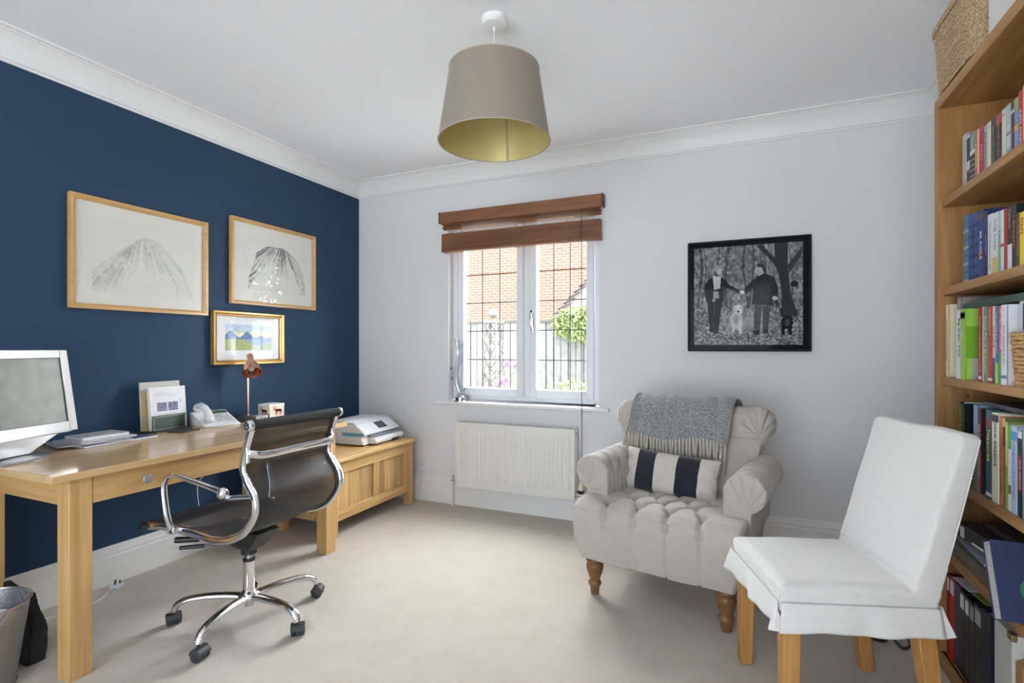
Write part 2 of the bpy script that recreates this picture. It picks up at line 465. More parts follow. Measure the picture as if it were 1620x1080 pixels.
# coving: swept profile (distance from wall, height)
COV = [(0, 2.447), (0.008, 2.447), (0.012, 2.456), (0.020, 2.459), (0.023, 2.470), (0.030, 2.500), (0.050, 2.530),
       (0.074, 2.549), (0.078, 2.555), (0.086, 2.556), (0.090, 2.562), (0.108, 2.562), (0.111, 2.57), (0, 2.57)]
SKT = [(0, 0), (0.020, 0), (0.020, 0.138), (0.016, 0.146), (0.017, 0.151), (0.017, 0.160), (0.012, 0.168), (0.011, 0.178), (0.007, 0.188), (0, 0.192)]
def sweep_wall(name, prof, a, b_, inward, m, mitre0=0, mitre1=0):
    """prof swept from a to b (2d points on the wall line); inward = unit vector into the room"""
    a, b_, inw = Vector(a), Vector(b_), Vector(inward); t = (b_-a).normalized()
    p = MB(); rings = []
    for base, mt, sg in ((a, mitre0, 1), (b_, mitre1, -1)):
        rings.append([Vector((*(base+inw*d+t*(d*mt*sg)), z)) for d, z in prof])
    p.loft(rings); o = p.build(name, m, smooth=25)
    return struct(o)
sweep_wall('trim_1', COV, (0, RY), (0, 0), (1, 0), W_TRIM, 1, 1)
sweep_wall('trim_2', COV, (0, 0), (RX, 0), (0, -1), W_TRIM, 1, 1)
sweep_wall('trim_3', COV, (RX, 0), (RX, RY), (-1, 0), W_TRIM, 1, 1)
sweep_wall('baseboard_left', SKT, (0, RY), (0, 0), (1, 0), W_TRIM, 0, 1)
sweep_wall('baseboard_back', SKT, (0, 0), (RX, 0), (0, -1), W_TRIM, 1, 1)
sweep_wall('baseboard_right', SKT, (RX, 0), (RX, RY), (-1, 0), W_TRIM, 1, 0)

# ---- window in the back wall
w = thing('window_1', 'x', 'x'); del w['label']; del w['category']; struct(w)
p = MB(); y0, y1 = 0.075, 0.145
FX0, FX1, FZ0, FZ1 = WX0, WX1, 0.795, 2.19
for q in ((FX0, FX0+0.048, FZ0, FZ1), (FX1-0.048, FX1, FZ0, FZ1), (FX0+0.048, FX1-0.048, FZ0, FZ0+0.045), (FX0+0.048, FX1-0.048, FZ1-0.045, FZ1), (1.470, 1.522, FZ0+0.045, FZ1-0.045)):
    p.box(q[0], q[1], y0, y1, q[2], q[3])
p.build('window_frame', W_UPVC, w, bevel=0.006)
for (a, b_) in ((0.918, 1.472), (1.520, 2.004)):
    p = MB(); fw = 0.056; yy0 = 0.052; c0, c1 = 0.838, 2.147
    for q in ((a, a+fw, c0, c1), (b_-fw, b_, c0, c1), (a+fw, b_-fw, c0, c0+fw), (a+fw, b_-fw, c1-fw, c1)):
        p.box(q[0], q[1], yy0, 0.11, q[2], q[3])
    cs = p.build('casement', W_UPVC, w, bevel=0.008)
    p = MB(); p.box(a+fw, b_-fw, 0.088, 0.092, c0+fw, c1-fw); p.build('pane', GLASS, cs, smooth=0)
    p = MB(); gx0, gx1, gz0, gz1 = a+fw, b_-fw, c0+fw, c1-fw
    for k in (1, 2): x = gx0+(gx1-gx0)*k/3; p.box(x-0.003, x+0.003, 0.085, 0.095, gz0, gz1)
    for z in (1.109, 1.328, 1.544, 1.762, 1.98): p.box(gx0, gx1, 0.0845, 0.0955, z-0.003, z+0.003)
    p.build('lead_strip', mat('grey_lead', (0.07, 0.065, 0.06), 0.7), cs, smooth=0)
p = MB()
p.box(1.532, 1.552, 0.040, 0.052, 1.345, 1.475); p.cyl((1.542, 0.046, 1.448), (1.542, 0.022, 1.448), 0.011)
p.tube([(1.542, 0.026, 1.450), (1.541, 0.018, 1.425), (1.548, 0.016, 1.395), (1.552, 0.020, 1.35), (1.556, 0.026, 1.312)], [0.009, 0.011, 0.010, 0.009, 0.006], 12)
p.build('window_handle', CHROME, w, bevel=0.002)
p = MB(); p.box(0.782, 2.130, -0.045, 0.0, 0.763, 0.79); p.box(WX0, WX1, -0.002, 0.078, 0.765, 0.79)
p.build('window_sill', W_TRIM, w, bevel=0.008, seg=3)

# ================================================================== OUTSIDE
gr = mat('garden_gravel', (0.60, 0.60, 0.58), 1.0, var=(30, 0.2))
p = MB(); p.box(-8, 12, 0.27, 14, -0.45, -0.20); struct(p.build('ground_1', gr, smooth=0))
p = MB(); p.box(-8, 12, -16, RY-0.2, -0.45, -0.15); struct(p.build('ground_2', mat('patio_slabs', (0.62, 0.63, 0.64), 0.9, var=(8, 0.15)), smooth=0))
brick = bpy.data.materials.new('pale_orange_brick'); brick.use_nodes = True
N, Lk = nt(brick); b = N['Principled BSDF']; b.inputs['Roughness'].default_value = 0.95
tc = N.new('ShaderNodeTexCoord'); sp = N.new('ShaderNodeSeparateXYZ'); cb = N.new('ShaderNodeCombineXYZ')
Lk.new(tc.outputs['Object'], sp.inputs[0]); Lk.new(sp.outputs[0], cb.inputs[0]); Lk.new(sp.outputs[2], cb.inputs[1])
bt = N.new('ShaderNodeTexBrick'); bt.inputs['Scale'].default_value = 1.0
bt.inputs['Brick Width'].default_value = 0.225; bt.inputs['Row Height'].default_value = 0.075; bt.inputs['Mortar Size'].default_value = 0.008
bt.inputs['Color1'].default_value = (0.205, 0.105, 0.065, 1); bt.inputs['Color2'].default_value = (0.175, 0.09, 0.055, 1); bt.inputs['Mortar'].default_value = (0.28, 0.235, 0.20, 1)
Lk.new(cb.outputs[0], bt.inputs['Vector']); Lk.new(bt.outputs['Color'], b.inputs['Base Color'])
h = thing('neighbouring_house', 'orange brick gable wall of the house beyond the garden fence', 'house', (-2.0, 9.6, -0.2))
p = MB(); p.box(-6, 9.5, 0, 3.5, 0, 4.6); p.build('brick_wall', brick, h, smooth=0)
p = MB(); p.prism([(-0.1, 4.6), (3.8, 4.6), (1.85, 5.4)], -6.2, 9.7, axis=0); p.build('roof', mat('dark_roof_tile', (0.12, 0.10, 0.09), 0.9), h, smooth=0)
# tiled lean-to roof seen at the right of the window
g = thing('garage', 'garage gable with a stepped tile verge rising to the right beyond the fence', 'building', (0.40, 4.0, -0.2))
tile = mat('grey_brown_roof_tile', (0.11, 0.10, 0.095), 0.85, var=(12, 0.2))
p = MB(); n = 20
for k in range(n):
    M = Matrix.Translation((k*0.082-0.05, 0, 1.90+k*0.082)) @ Matrix.Rotation(-math.radians(24), 4, 'Y')
    p.box(-0.02, 0.17, -0.05, 1.6, 0, 0.016, M)
p.build('tiled_roof', tile, g, smooth=0)
p = MB(); p.prism([(-0.05, 0), (n*0.082, 0), (n*0.082, 1.89+n*0.082), (-0.05, 1.89)], 0.0, 1.5, axis=1)
p.build('garage_wall', mat('pale_render', (0.26, 0.23, 0.21), 0.9), g, smooth=0)
# fence of upright boards
f = thing('garden_fence', 'weathered board fence outside the window below the brick house', 'fence', (0, 3.1, -0.2))
fm = mat('weathered_fence_wood', (0.155, 0.15, 0.14), 0.95, var=(14, 0.2))
x = -1.9
while x < 2.6:
    p = MB(); p.cbox((x, 0.0+0.012*(int(x*10) % 2), 0.88), (0.094, 0.018, 1.72)); p.build('fence_board', fm, f, bevel=0.003); x += 0.104
p = MB(); p.box(-1.95, 2.65, 0.012, 0.02, 0.03, 1.74); p.build('backing_panel', mat('dark_fence_gap', (0.06, 0.056, 0.05), 0.95), f, smooth=0)
p = MB(); p.box(-1.95, 2.65, 0.03, 0.08, 0.45, 0.55); p.box(-1.95, 2.65, 0.03, 0.08, 1.4, 1.5); p.build('fence_rail', fm, f, smooth=0)
p = MB(); p.box(-1.95, 2.65, -0.02, 0.05, 1.742, 1.77); p.build('fence_cap', mat('fence_cap_wood', (0.08, 0.075, 0.065), 0.95), f, smooth=0)
# trellis obelisk with ball finial
o = thing('garden_obelisk', 'trellis obelisk with a ball on top standing in the flower bed', 'obelisk', (0.265, 2.05, -0.2))
om = mat('stained_trellis_wood', (0.13, 0.12, 0.11), 0.9)
def side_w(z): return 0.13-0.055*z/1.7
for sx, sy in ((1, 1), (1, -1), (-1, 1), (-1, -1)):
    p = MB(); p.tube([(sx*side_w(0), sy*side_w(0), 0), (sx*side_w(1.7), sy*side_w(1.7), 1.7)], 0.014, 4); p.build('post', om, o, smooth=0)
p = MB()
for face in range(4):
    M = Matrix.Rotation(face*PI/2, 4, 'Z')
    for k in range(9):
        z0 = 0.10+k*0.175; z1 = z0+0.175; a, b_ = side_w(z0), side_w(z1)
        for s_ in (1, -1): p.tube([M @ Vector((-s_*a, -a-0.005, z0)), M @ Vector((s_*b_, -b_-0.005, z1))], 0.009, 4)
p.build('lattice', om, o, smooth=0)
p = MB(); p.box(-0.10, 0.10, -0.10, 0.10, 1.69, 1.72); p.lathe([(0.03, 1.72), (0.02, 1.75), (0.035, 1.765)], seg=16); p.sphere((0, 0, 1.81), 0.055); p.build('finial', om, o)
# planting
def leaves(name, c, r, n, size, m, lab, cat, seed=1, loc=(0,0,0)):
    rs = np.random.RandomState(seed); V = []; F = []
    for i in range(n):
        d = rs.normal(size=3); d /= np.linalg.norm(d); q = np.array(c)+d*np.array(r)*rs.rand()**0.4
        a = rs.normal(size=3); a /= np.linalg.norm(a); b2 = np.cross(a, rs.normal(size=3)); b2 /= np.linalg.norm(b2)
        s_ = size*(0.6+0.8*rs.rand()); k = len(V)
        V += [q-a*s_, q+b2*s_*0.45, q+a*s_, q-b2*s_*0.45]; F.append((k, k+1, k+2, k+3))
    o = link_mesh(name, fast_mesh(name, V, F), m, smooth=0); o.location = loc
    return tag(o, lab, cat)
LEAF = mat('fresh_green_leaf', (0.11, 0.17, 0.05), 0.7); LEAF2 = mat('yellow_green_leaf', (0.18, 0.23, 0.08), 0.7); LEAF3 = mat('tree_leaf', (0.10, 0.17, 0.05), 0.7)
leaves('climbing_plant', (0, 0, 0), (0.46, 0.14, 0.24), 2600, 0.034, LEAF2, 'leafy climber hanging over the fence at the right of the window', 'plant', 3, (1.10, 2.98, 1.50))
leaves('bushy_plant', (0, 0, 0), (0.38, 0.3, 0.30), 900, 0.035, LEAF, 'low green plant in the bed at the foot of the obelisk', 'plant', 4, (0.36, 1.62, 0.36))
leaves('shrub', (0, 0, 0), (0.5, 0.28, 0.50), 1100, 0.035, LEAF2, 'low shrub in the bed below the right hand window pane', 'plant', 5, (1.15, 2.3, 0.36))
al = mat('mauve_allium', (0.22, 0.13, 0.22), 0.8)
for i, (x, y, z, r_) in enumerate(((0.575, 1.75, 1.02, 0.040), (0.62, 1.9, 0.99, 0.036), (0.63, 1.6, 0.86, 0.052), (0.56, 1.65, 0.82, 0.045))):
    t = thing('allium', ('mauve allium flower head on a tall stem, highest of the group', 'mauve allium flower head on a tall stem, furthest to the right',
              'largest mauve allium flower head, low in front of the tall ones', 'mauve allium flower head nearest the obelisk')[i], 'flower', (x, y, -0.2), group='alliums in the flower bed')
    p = MB(); p.cyl((0, 0, 0), (0, 0, z+0.2), 0.006, seg=6); p.build('stem', LEAF, t)
    p = MB(); rs = random.Random(i)
    for k in range(60):
        v = Vector((rs.gauss(0, 1), rs.gauss(0, 1), rs.gauss(0, 1))).normalized(); p.cyl((0, 0, z+0.2), Vector((0, 0, z+0.2))+v*r_, 0.002, 0.006, 4)
    p.build('flower_head', al, t)
# trees out of direct view that show only as reflections in the picture glass
t = thing('garden_tree', 'leafy tree beyond the garden, mirrored in the glass of the framed drawing', 'tree', (6.4, 3.6, -0.2))
p = MB(); p.lathe([(0.16, 0), (0.11, 1.2), (0.08, 2.6)], seg=12); p.build('trunk', mat('bark', (0.12, 0.09, 0.06), 0.9), t)
cr = leaves('crown', (0, 0, 3.0), (1.5, 1.2, 1.3), 2600, 0.10, LEAF, 'x', 'x', 9); del cr['label']; del cr['category']; cr.parent = t

# ================================================================== WINDOW WALL
# ---- venetian blind
BW = wood('walnut_blind_wood', (0.15, 0.055, 0.022), (0.27, 0.115, 0.048), 0, 0.4, 1.5)
v = thing('venetian_blind', 'dark wooden venetian blind drawn up above the window', 'blind', (1.46, 0, 1.93))
X0, X1 = -0.626, 0.626
p = MB(); p.box(X0-0.004, X1+0.004, -0.072, -0.058, 0.215, 0.302); p.box(X0, X1, -0.058, -0.004, 0.235, 0.285)
p.build('headrail', BW, v, bevel=0.003)
p = MB()
for xa in (-0.638, 0.630):
    p = MB(); p.box(xa, xa+0.008, -0.073, 0, 0.220, 0.306); p.build('end_bracket', mat('dark_brown_bracket', (0.05, 0.022, 0.012), 0.5), v, bevel=0.002)
def slat(z, tilt, name='slat', yj=0.0012):
    p = MB(); M = Matrix.Translation((0, -0.034, z)) @ Matrix.Rotation(tilt, 4, 'X')
    yo = yj*random.uniform(-1, 1); p.box(X0+0.008, X1-0.008, -0.025+yo, 0.025+yo, -0.00145, 0.00145, M); p.build(name, BW, v, smooth=0)
slat(0.205, -0.34); slat(0.182, -0.24)
for k in range(34): slat(0.0225+k*0.00350, 0.006*random.uniform(-1, 1), yj=0.003)
p = MB(); p.box(X0+0.006, X1-0.006, -0.062, -0.008, 0.0, 0.020); p.build('bottom_rail', BW, v, bevel=0.004)
CORD = mat('tan_blind_cord', (0.30, 0.20, 0.12), 0.8)
for x in (-0.535, -0.44, 0.0, 0.385, 0.44):
    p = MB(); p.tube([(x, -0.064, 0.22), (x, -0.064, 0.17), (x, -0.0635, 0.13), (x, -0.064, 0.0)], 0.0012, 6)
    if x in (-0.44, 0.0, 0.385):   # ladder strings bunch up around the stacked slats
        for dx in (-0.012, 0.012):
            p.tube([(x, -0.061, 0.150)]+[(x+dx*(1+0.5*math.sin(k*2.1)), -0.0645, 0.140-k*0.0105) for k in range(13)]+[(x, -0.064, -0.008)], 0.0013, 5)
        p.sphere((x, -0.064, -0.008), 0.005, seg=8, ring=6)
    p.build('ladder_cord', CORD, v)
TW = mat('wooden_tassel', (0.20, 0.11, 0.06), 0.5)
for x, zt in ((-0.537, 1.035-1.93), (-0.530, 0.96-1.93)):
    p = MB(); p.tube([(x, -0.066, 0.0), (x, -0.052, zt+0.02)], 0.0011, 6); c = p.build('pull_cord', CORD, v)
    p = MB(); p.lathe([(0.003, 0.022), (0.006, 0.010), (0.0065, 0), (0.004, -0.002)], (x, -0.052, zt), seg=12); p.build('tassel', TW, c)
p = MB(); p.tube([(0.487, -0.066, 0.22), (0.489, -0.066, -0.6), (0.491, -0.060, -1.62)], 0.0016, 6)
p.tube([(0.493, -0.066, 0.22), (0.494, -0.066, -0.6), (0.4935, -0.060, -1.62)], 0.0012, 6)
c = p.build('pull_cord', mat('grey_brown_long_cord', (0.10, 0.08, 0.07), 0.7), v)
p = MB(); p.lathe([(0.003, 0.03), (0.007, 0.014), (0.0075, 0)], (0.492, -0.060, -1.65), seg=12); p.build('tassel', TW, c)

# ---- radiator
rd = thing('radiator', 'white ribbed panel radiator on the wall under the window', 'radiator', (0.985, 0, 0.165))
RW = mat('radiator_enamel', (0.74, 0.725, 0.69), 0.4)
Wd, Ht = 0.925, 0.478
p = MB()
def rib(u, vv):
    x = u*Wd; z = vv*Ht; y = -0.098
    if 0.03 < x < Wd-0.03 and 0.05 < z < Ht-0.045:
        ph = ((x-0.03)/(Wd-0.06)*27) % 1.0
        y -= 0.006*max(0, min(1, (abs(ph-0.5)*2-0.35)*4)) * min(1, (z-0.05)/0.02, (Ht-0.045-z)/0.02)
    return Vector((x, y, z))
p.grid(rib, 370, 30)
p.box(0, Wd, -0.098, -0.092, 0, 0.0); 
p.box(0, Wd, -0.096, -0.086, 0.001, Ht-0.001)
p.build('front_panel', RW, rd, smooth=40)
p = MB(); p.box(0, Wd, -0.034, -0.026, 0.01, Ht-0.005); p.build('rear_panel', RW, rd)
p = MB(); p.box(0, Wd, -0.100, -0.088, Ht-0.012, Ht+0.001)
p.box(0, Wd, -0.03, -0.02, Ht-0.012, Ht+0.001)
for k in range(60): p.box(0.01+k*(Wd-0.02)/60, 0.01+k*(Wd-0.02)/60+0.006, -0.088, -0.03, Ht-0.008, Ht-0.002)
p.build('top_grille', RW, rd, smooth=0)
for x in (-0.002, Wd-0.006):
    p = MB(); p.box(x, x+0.008, -0.094, -0.022, 0.008, Ht-0.004)
    c = p.build('side_panel', RW, rd, bevel=0.002)
    p = MB()
    for z in (Ht-0.028, Ht-0.052): p.cyl((x+0.001 if x < 0.1 else x+0.005, -0.06, z), (x-0.006 if x < 0.1 else x+0.011, -0.06, z), 0.006 if z > Ht-0.04 else 0.004, seg=12)
    p.build('bleed_plug', mat('grey_plug', (0.30, 0.29, 0.28), 0.5), c)
p = MB(); p.tube([(0.0, -0.055, 0.03), (-0.03, -0.055, 0.03), (-0.05, -0.055, 0.018), (-0.051, -0.055, -0.02), (-0.051, -0.055, -0.165)], 0.0075, 12)
p.build('pipe', RW, rd)
p = MB(); p.cyl((-0.06, -0.055, 0.03), (-0.0, -0.055, 0.03), 0.010, seg=12); p.cyl((-0.045, -0.055, 0.03), (-0.045, -0.055, 0.07), 0.009, 0.007, seg=12)
p.build('lockshield_valve', BRUSHED, rd)
p = MB(); p.cyl((Wd, -0.06, 0.03), (Wd+0.05, -0.06, 0.03), 0.011, seg=12); p.cyl((Wd+0.035, -0.06, -0.165), (Wd+0.035, -0.06, 0.045), 0.0085, seg=12)
tv = p.build('thermostatic_valve', BRUSHED, rd)
p = MB(); p.lathe([(0.018, 0.04), (0.022, 0.045), (0.025, 0.062), (0.024, 0.066)], (Wd+0.035, -0.06, 0), seg=20); p.build('valve_collar', BLACKP, tv)
p = MB(); p.lathe([(0.024, 0.066), (0.021, 0.085), (0.014, 0.115), (0.012, 0.118)], (Wd+0.035, -0.06, 0), seg=20); p.build('valve_head', mat('cream_plastic', (0.72, 0.66, 0.52), 0.4), tv)

# ---- glass jug on the sill
j = thing('glass_jug', 'tall clear glass claret jug on a silver base on the window sill', 'jug', (0.974, 0.008, 0.79))
GL = pane_mat('jug_glass', (0.94, 0.955, 0.965), 2.0)
p = MB()
prof = [(0.030, 0.045), (0.016, 0.052), (0.013, 0.065), (0.030, 0.085), (0.052, 0.125), (0.063, 0.17), (0.066, 0.21), (0.060, 0.255), (0.044, 0.30), (0.034, 0.34), (0.032, 0.385), (0.036, 0.425), (0.046, 0.455)]
outer = prof; inner = [(max(r_-0.003, 0.001), z+0.002) for r_, z in prof[2:]][::-1]
p.lathe(outer+inner, seg=32, caps=False)
for v_ in p.bm.verts:     # pouring lip on the left
    if v_.co.z > 0.42: k = (v_.co.z-0.42)/0.035; v_.co.x -= 0.014*k*(1 if v_.co.x < 0 else 0.2); v_.co.z += 0.02*k*(-v_.co.x/0.05)
p.build('glass_body', GL, j)
p = MB(); p.tube([(0.036, 0, 0.43), (0.062, 0, 0.445), (0.073, 0, 0.40), (0.068, 0, 0.33), (0.055, 0, 0.29)], [0.006, 0.006, 0.0055, 0.005, 0.007], 12); p.build('glass_handle', GL, j)
p = MB(); p.lathe([(0.055, 0.0), (0.055, 0.006), (0.046, 0.010), (0.043, 0.030), (0.045, 0.034), (0.030, 0.040), (0.028, 0.048), (0.0, 0.05)], seg=32)
p.build('silver_base', mat('silver_plate', (0.62, 0.62, 0.64), 0.18, 1.0), j)

# ---- wall socket beside the chest
s_ = thing('wall_socket', 'small white socket with a plug low on the wall beside the chest', 'socket', (0.665, -0.001, 0.26))
p = MB(); p.box(-0.05, 0.03, -0.010, 0, -0.03, 0.03); p.build('face_plate', WHITEP, s_, bevel=0.003)
p = MB(); p.box(-0.024, 0.006, -0.040, -0.010, -0.02, 0.012); p.tube([(-0.01, -0.030, -0.02), (-0.012, -0.045, -0.05), (-0.03, -0.03, -0.10), (-0.05, -0.03, -0.2)], 0.003, 8); p.build('plug', WHITEP, s_, bevel=0.003)

# ---- black-and-white photograph
a = thing('framed_photograph', 'black framed black-and-white woodland photograph of two people walking two dogs', 'picture', (2.978, 0, 1.52))
BLK = mat('black_frame_lacquer', (0.006, 0.006, 0.007), 0.5, spec=0.2)
hw, hh = 0.343, 0.341
p = MB()
for q in ((-hw, -hw+0.012, -hh, hh), (hw-0.012, hw, -hh, hh), (-hw+0.012, hw-0.012, hh-0.012, hh), (-hw+0.012, hw-0.012, -hh, -hh+0.012)): p.box(q[0], q[1], -0.032, -0.002, q[2], q[3])
p.build('frame', BLK, a, bevel=0.0015)
p = MB(); p.box(-hw+0.012, hw-0.012, -0.016, -0.006, -hh+0.012, hh-0.012); p.build('black_mount', mat('black_mount_card', (0.010, 0.010, 0.011), 0.9, spec=0.1), a, smooth=0)
p = MB(); p.cyl((0.0, -0.006, hh+0.002), (0, -0.006, hh+0.014), 0.008, seg=10); p.build('hanging_hook', WHITEP, a)
w_, h_ = 236, 208
im = Img(w_, h_, (0.1, 0.1, 0.1))
base = 0.05+0.30*vnoise(h_, w_, 34, 40)**1.5*(0.4+vnoise(h_, w_, 6, 7))+0.10*vnoise(h_, w_, 90, 100)
for k in range(26):     # pale background trunks
    x = RNG.rand(); wd = 0.004+0.012*RNG.rand(); m = (np.abs(im.X-x-0.02*np.sin(im.Y*7+k)) < wd) & (im.Y < 0.62+0.08*RNG.rand())
    base[m] = base[m]*0.35+(0.25 if RNG.rand() > 0.45 else 0.03)*RNG.rand()
gm = im.Y > 0.60+0.03*vnoise(h_, w_, 3, 12)
gnd = 0.06+0.42*vnoise(h_, w_, 70, 60)**1.6
path = np.exp(-((im.X-0.50)/0.22)**2)*np.clip((im.Y-0.58)*5, 0, 1)*np.clip((0.92-im.Y)*8, 0, 1)
gnd = gnd*(1-0.6*path)+0.26*path
base[gm] = gnd[gm]
im.a[:] = base[..., None]*np.array([0.97, 0.97, 1.0])
def C(x, y):      # sketch coordinates -> 0..1
    u = (x-178)/870.0; return (u, (y-(205-u*60))/(760+u*58))
def PO(pts, g, k=1.0): im.poly([C(*q) for q in pts], (g, g, g*1.03), k)
def EL(cx, cy, rx, ry, g, k=1.0): u, v_ = C(cx, cy); im.ell(u, v_, rx/870.0, ry/780.0, (g, g, g*1.03), k)
tr = Img(w_, h_, (0, 0, 0))
PO([(830, 150), (935, 150), (935, 330), (955, 560), (1015, 735), (880, 745), (890, 560), (865, 400), (845, 350), (800, 290), (690, 178), (735, 172), (835, 275)], 0.035)
PO([(935, 330), (1045, 180), (1045, 240), (945, 400)], 0.05)
EL(985, 480, 30, 25, 0.02)
PO([(345, 390), (365, 345), (400, 350), (415, 385), (400, 420), (350, 425)], 0.10)
EL(378, 362, 38, 30, 0.30); EL(392, 386, 20, 27, 0.50); EL(398, 384, 4, 3, 0.1); EL(396, 400, 7, 2.5, 0.15)
PO([(335, 430), (295, 450), (268, 500), (265, 560), (285, 625), (345, 640), (425, 628), (432, 600), (418, 500), (470, 520), (560, 557), (572, 537), (480, 492), (440, 455), (405, 425)], 0.018)
PO([(335, 415), (372, 425), (408, 418), (402, 445), (400, 515), (348, 530)], 0.55)
PO([(342, 540), (385, 540), (388, 595), (342, 598)], 0.32)
PO([(290, 630), (348, 640), (345, 845), (312, 850), (300, 740)], 0.02); PO([(352, 640), (418, 625), (398, 740), (382, 860), (345, 865)], 0.02)
EL(345, 612, 13, 12, 0.4); PO([(305, 835), (340, 840), (340, 862), (308, 858)], 0.01); PO([(342, 840), (382, 838), (382, 875), (345, 877)], 0.03)
EL(722, 368, 40, 46, 0.42); PO([(690, 345), (705, 322), (745, 322), (765, 350), (765, 395), (745, 385), (735, 350)], 0.03); EL(700, 372, 5, 3, 0.08); EL(708, 400, 10, 3, 0.1)
PO([(690, 430), (755, 395), (830, 430), (858, 500), (862, 590), (815, 600), (812, 655), (655, 642), (668, 520), (604, 560), (584, 537), (650, 465)], 0.028)
PO([(760, 580), (810, 580), (808, 620), (760, 618)], 0.04); PO([(690, 430), (740, 425), (720, 470)], 0.015)
PO([(675, 645), (738, 655), (718, 845), (672, 842)], 0.075); PO([(742, 655), (800, 655), (782, 865), (742, 862)], 0.055)
PO([(660, 850), (715, 845), (720, 885), (670, 880)], 0.015); PO([(740, 850), (782, 850), (785, 872), (742, 872)], 0.015)
EL(579, 546, 20, 14, 0.6); EL(835, 594, 20, 16, 0.55)
PO([(843, 610), (850, 606), (900, 722), (893, 728)], 0.015); PO([(840, 615), (846, 618), (800, 690), (794, 684)], 0.02)
EL(530, 770, 50, 70, 0.50); PO([(490, 780), (518, 780), (515, 868), (496, 865)], 0.55); PO([(545, 780), (580, 780), (575, 878), (550, 878)], 0.62)
EL(545, 685, 42, 36, 0.66); EL(512, 680, 11, 26, 0.48); EL(578, 678, 10, 22, 0.5); EL(530, 672, 5, 5, 0.03); EL(560, 672, 5, 5, 0.03); EL(545, 698, 10, 8, 0.02); EL(545, 712, 7, 4, 0.05)
EL(528, 765, 22, 38, 0.32)
EL(928, 790, 46, 48, 0.010); EL(932, 765, 42, 32, 0.014); PO([(886, 800), (915, 800), (912, 882), (885, 880)], 0.01); PO([(938, 800), (968, 800), (962, 885), (938, 885)], 0.01); EL(930, 790, 20, 26, 0.06)
im.a *= (0.85+0.35*vnoise(h_, w_, 80, 90))[..., None]
PRINT = attr_mat('printed_picture', 0.7)
picture('photo_print', im, (-hw+0.038, -0.0168, hh-0.036), (2*hw-0.076-0.005, 0, 0), (0, 0, -(2*hh-0.075)), PRINT, a)
p = MB(); p.box(-hw+0.012, hw-0.012, -0.022, -0.020, -hh+0.012, hh-0.012); p.build('picture_glass', pane_mat('picture_glass', refl=0.15), a, smooth=0)

# ================================================================== BLUE WALL: three frames (hang on wall_left, facing +x)
GOLD = mat('worn_gilt_frame', (0.72, 0.47, 0.17), 0.35, 0.75)
def wall_frame(name, label, y0, y1, z0, z1, fw, fm, img, mount, depth=0.028, inner=None, group=None):
    cy, cz = (y0+y1)/2, (z0+z1)/2; t = thing(name, label, 'picture', (0, cy, cz), group=group)
    a, h = (y1-y0)/2, (z1-z0)/2
    p = MB()
    prof = [(0, 0.003), (0, depth), (fw*0.55, depth+0.002), (fw, depth-0.010), (fw, 0.003)]
    rings = []
    for sy, sz in ((-1, -1), (1, -1), (1, 1), (-1, 1), (-1, -1)):
        rings.append([Vector((x, sy*(a-d), sz*(h-d))) for d, x in prof])
    p.loft(rings, caps=False); p.build('frame', fm, t, smooth=20)
    p = MB(); p.box(0.008, 0.012, -a+fw-0.002, a-fw+0.002, -h+fw-0.002, h-fw+0.002); p.build('mount', mount, t, smooth=0)
    my, mz0, mz1 = inner
    # the sheet seen from the room: left edge = -y end
    picture('drawing', img, (0.0126, -a+fw+my, h-fw-mz0), (0, 2*(a-fw-my), 0), (0, 0, -(2*(h-fw)-mz0-mz1)), PRINT, t)
    p = MB(); p.box(0.0155, 0.0165, -a+fw-0.002, a-fw+0.002, -h+fw-0.002, h-fw+0.002); p.build('picture_glass', pane_mat('frame_glass' if fm is not GOLD else 'small_frame_glass', refl=0.8 if fm is not GOLD else 0.30), t, smooth=0)
    return t
FR = wood('light_beech_frame', (0.50, 0.29, 0.10), (0.62, 0.38, 0.15), 1, 0.4)
MOUNT = mat('off_white_mount', (0.74, 0.73, 0.67), 0.9)
def mountain(w, h, ridge, dark, seed):
    global RNG
    RNG = np.random.RandomState(seed)
    im = Img(w, h, (0.72, 0.71, 0.655))
    rx = np.array([q[0] for q in ridge]); ry = np.array([q[1] for q in ridge])
    R = np.interp(im.X[0], rx, ry, left=2, right=2)+0.012*(vnoise(1, w, 1, 40)[0]-0.5)
    dep = im.Y-R[None, :]; inside = dep > 0
    # steep strokes fanning from the summit
    sx = rx[np.argmin(ry)]; sy = ry.min()-0.25
    ang = np.arctan2(im.X-sx, im.Y-sy)*1.0
    n1 = vnoise(h, w, 5, 5)
    lut = RNG.rand(400)
    def st(f, k): t = (ang*f+n1*k+100); i = t.astype(int) % 399; fr = t-np.floor(t); return lut[i]*(1-fr)+lut[i+1]*fr
    s_ = st(26, 3)*0.5+st(60, 6)*0.5
    fade = np.clip(dep*25, 0, 1)*np.clip(1.15-dep*1.9, 0, 1)
    br = vnoise(h, w, 7, 9); br2 = vnoise(h, w, 26, 34)
    ink = fade*np.clip((s_-0.40)*3.2, 0, 1)*np.clip((0.6*br+0.4*br2-0.22)*2.6, 0, 1)*dark
    edge = np.exp(-(dep/0.010)**2)*0.55*dark*(0.4+br)
    sh = inside*np.clip(1-dep*2.6, 0, 1)*0.22*dark*(0.5+br2)
    k = np.clip(ink+edge+sh, 0, 0.9)[..., None]
    im.a = im.a*(1-k)+np.array([0.16, 0.17, 0.19])*k
    return im
im1 = mountain(250, 190, [(0.04, 0.74), (0.10, 0.66), (0.22, 0.50), (0.33, 0.36), (0.42, 0.24), (0.48, 0.20), (0.58, 0.20), (0.64, 0.25), (0.75, 0.40), (0.86, 0.56), (0.92, 0.78), (0.97, 0.9)], 0.50, 21)
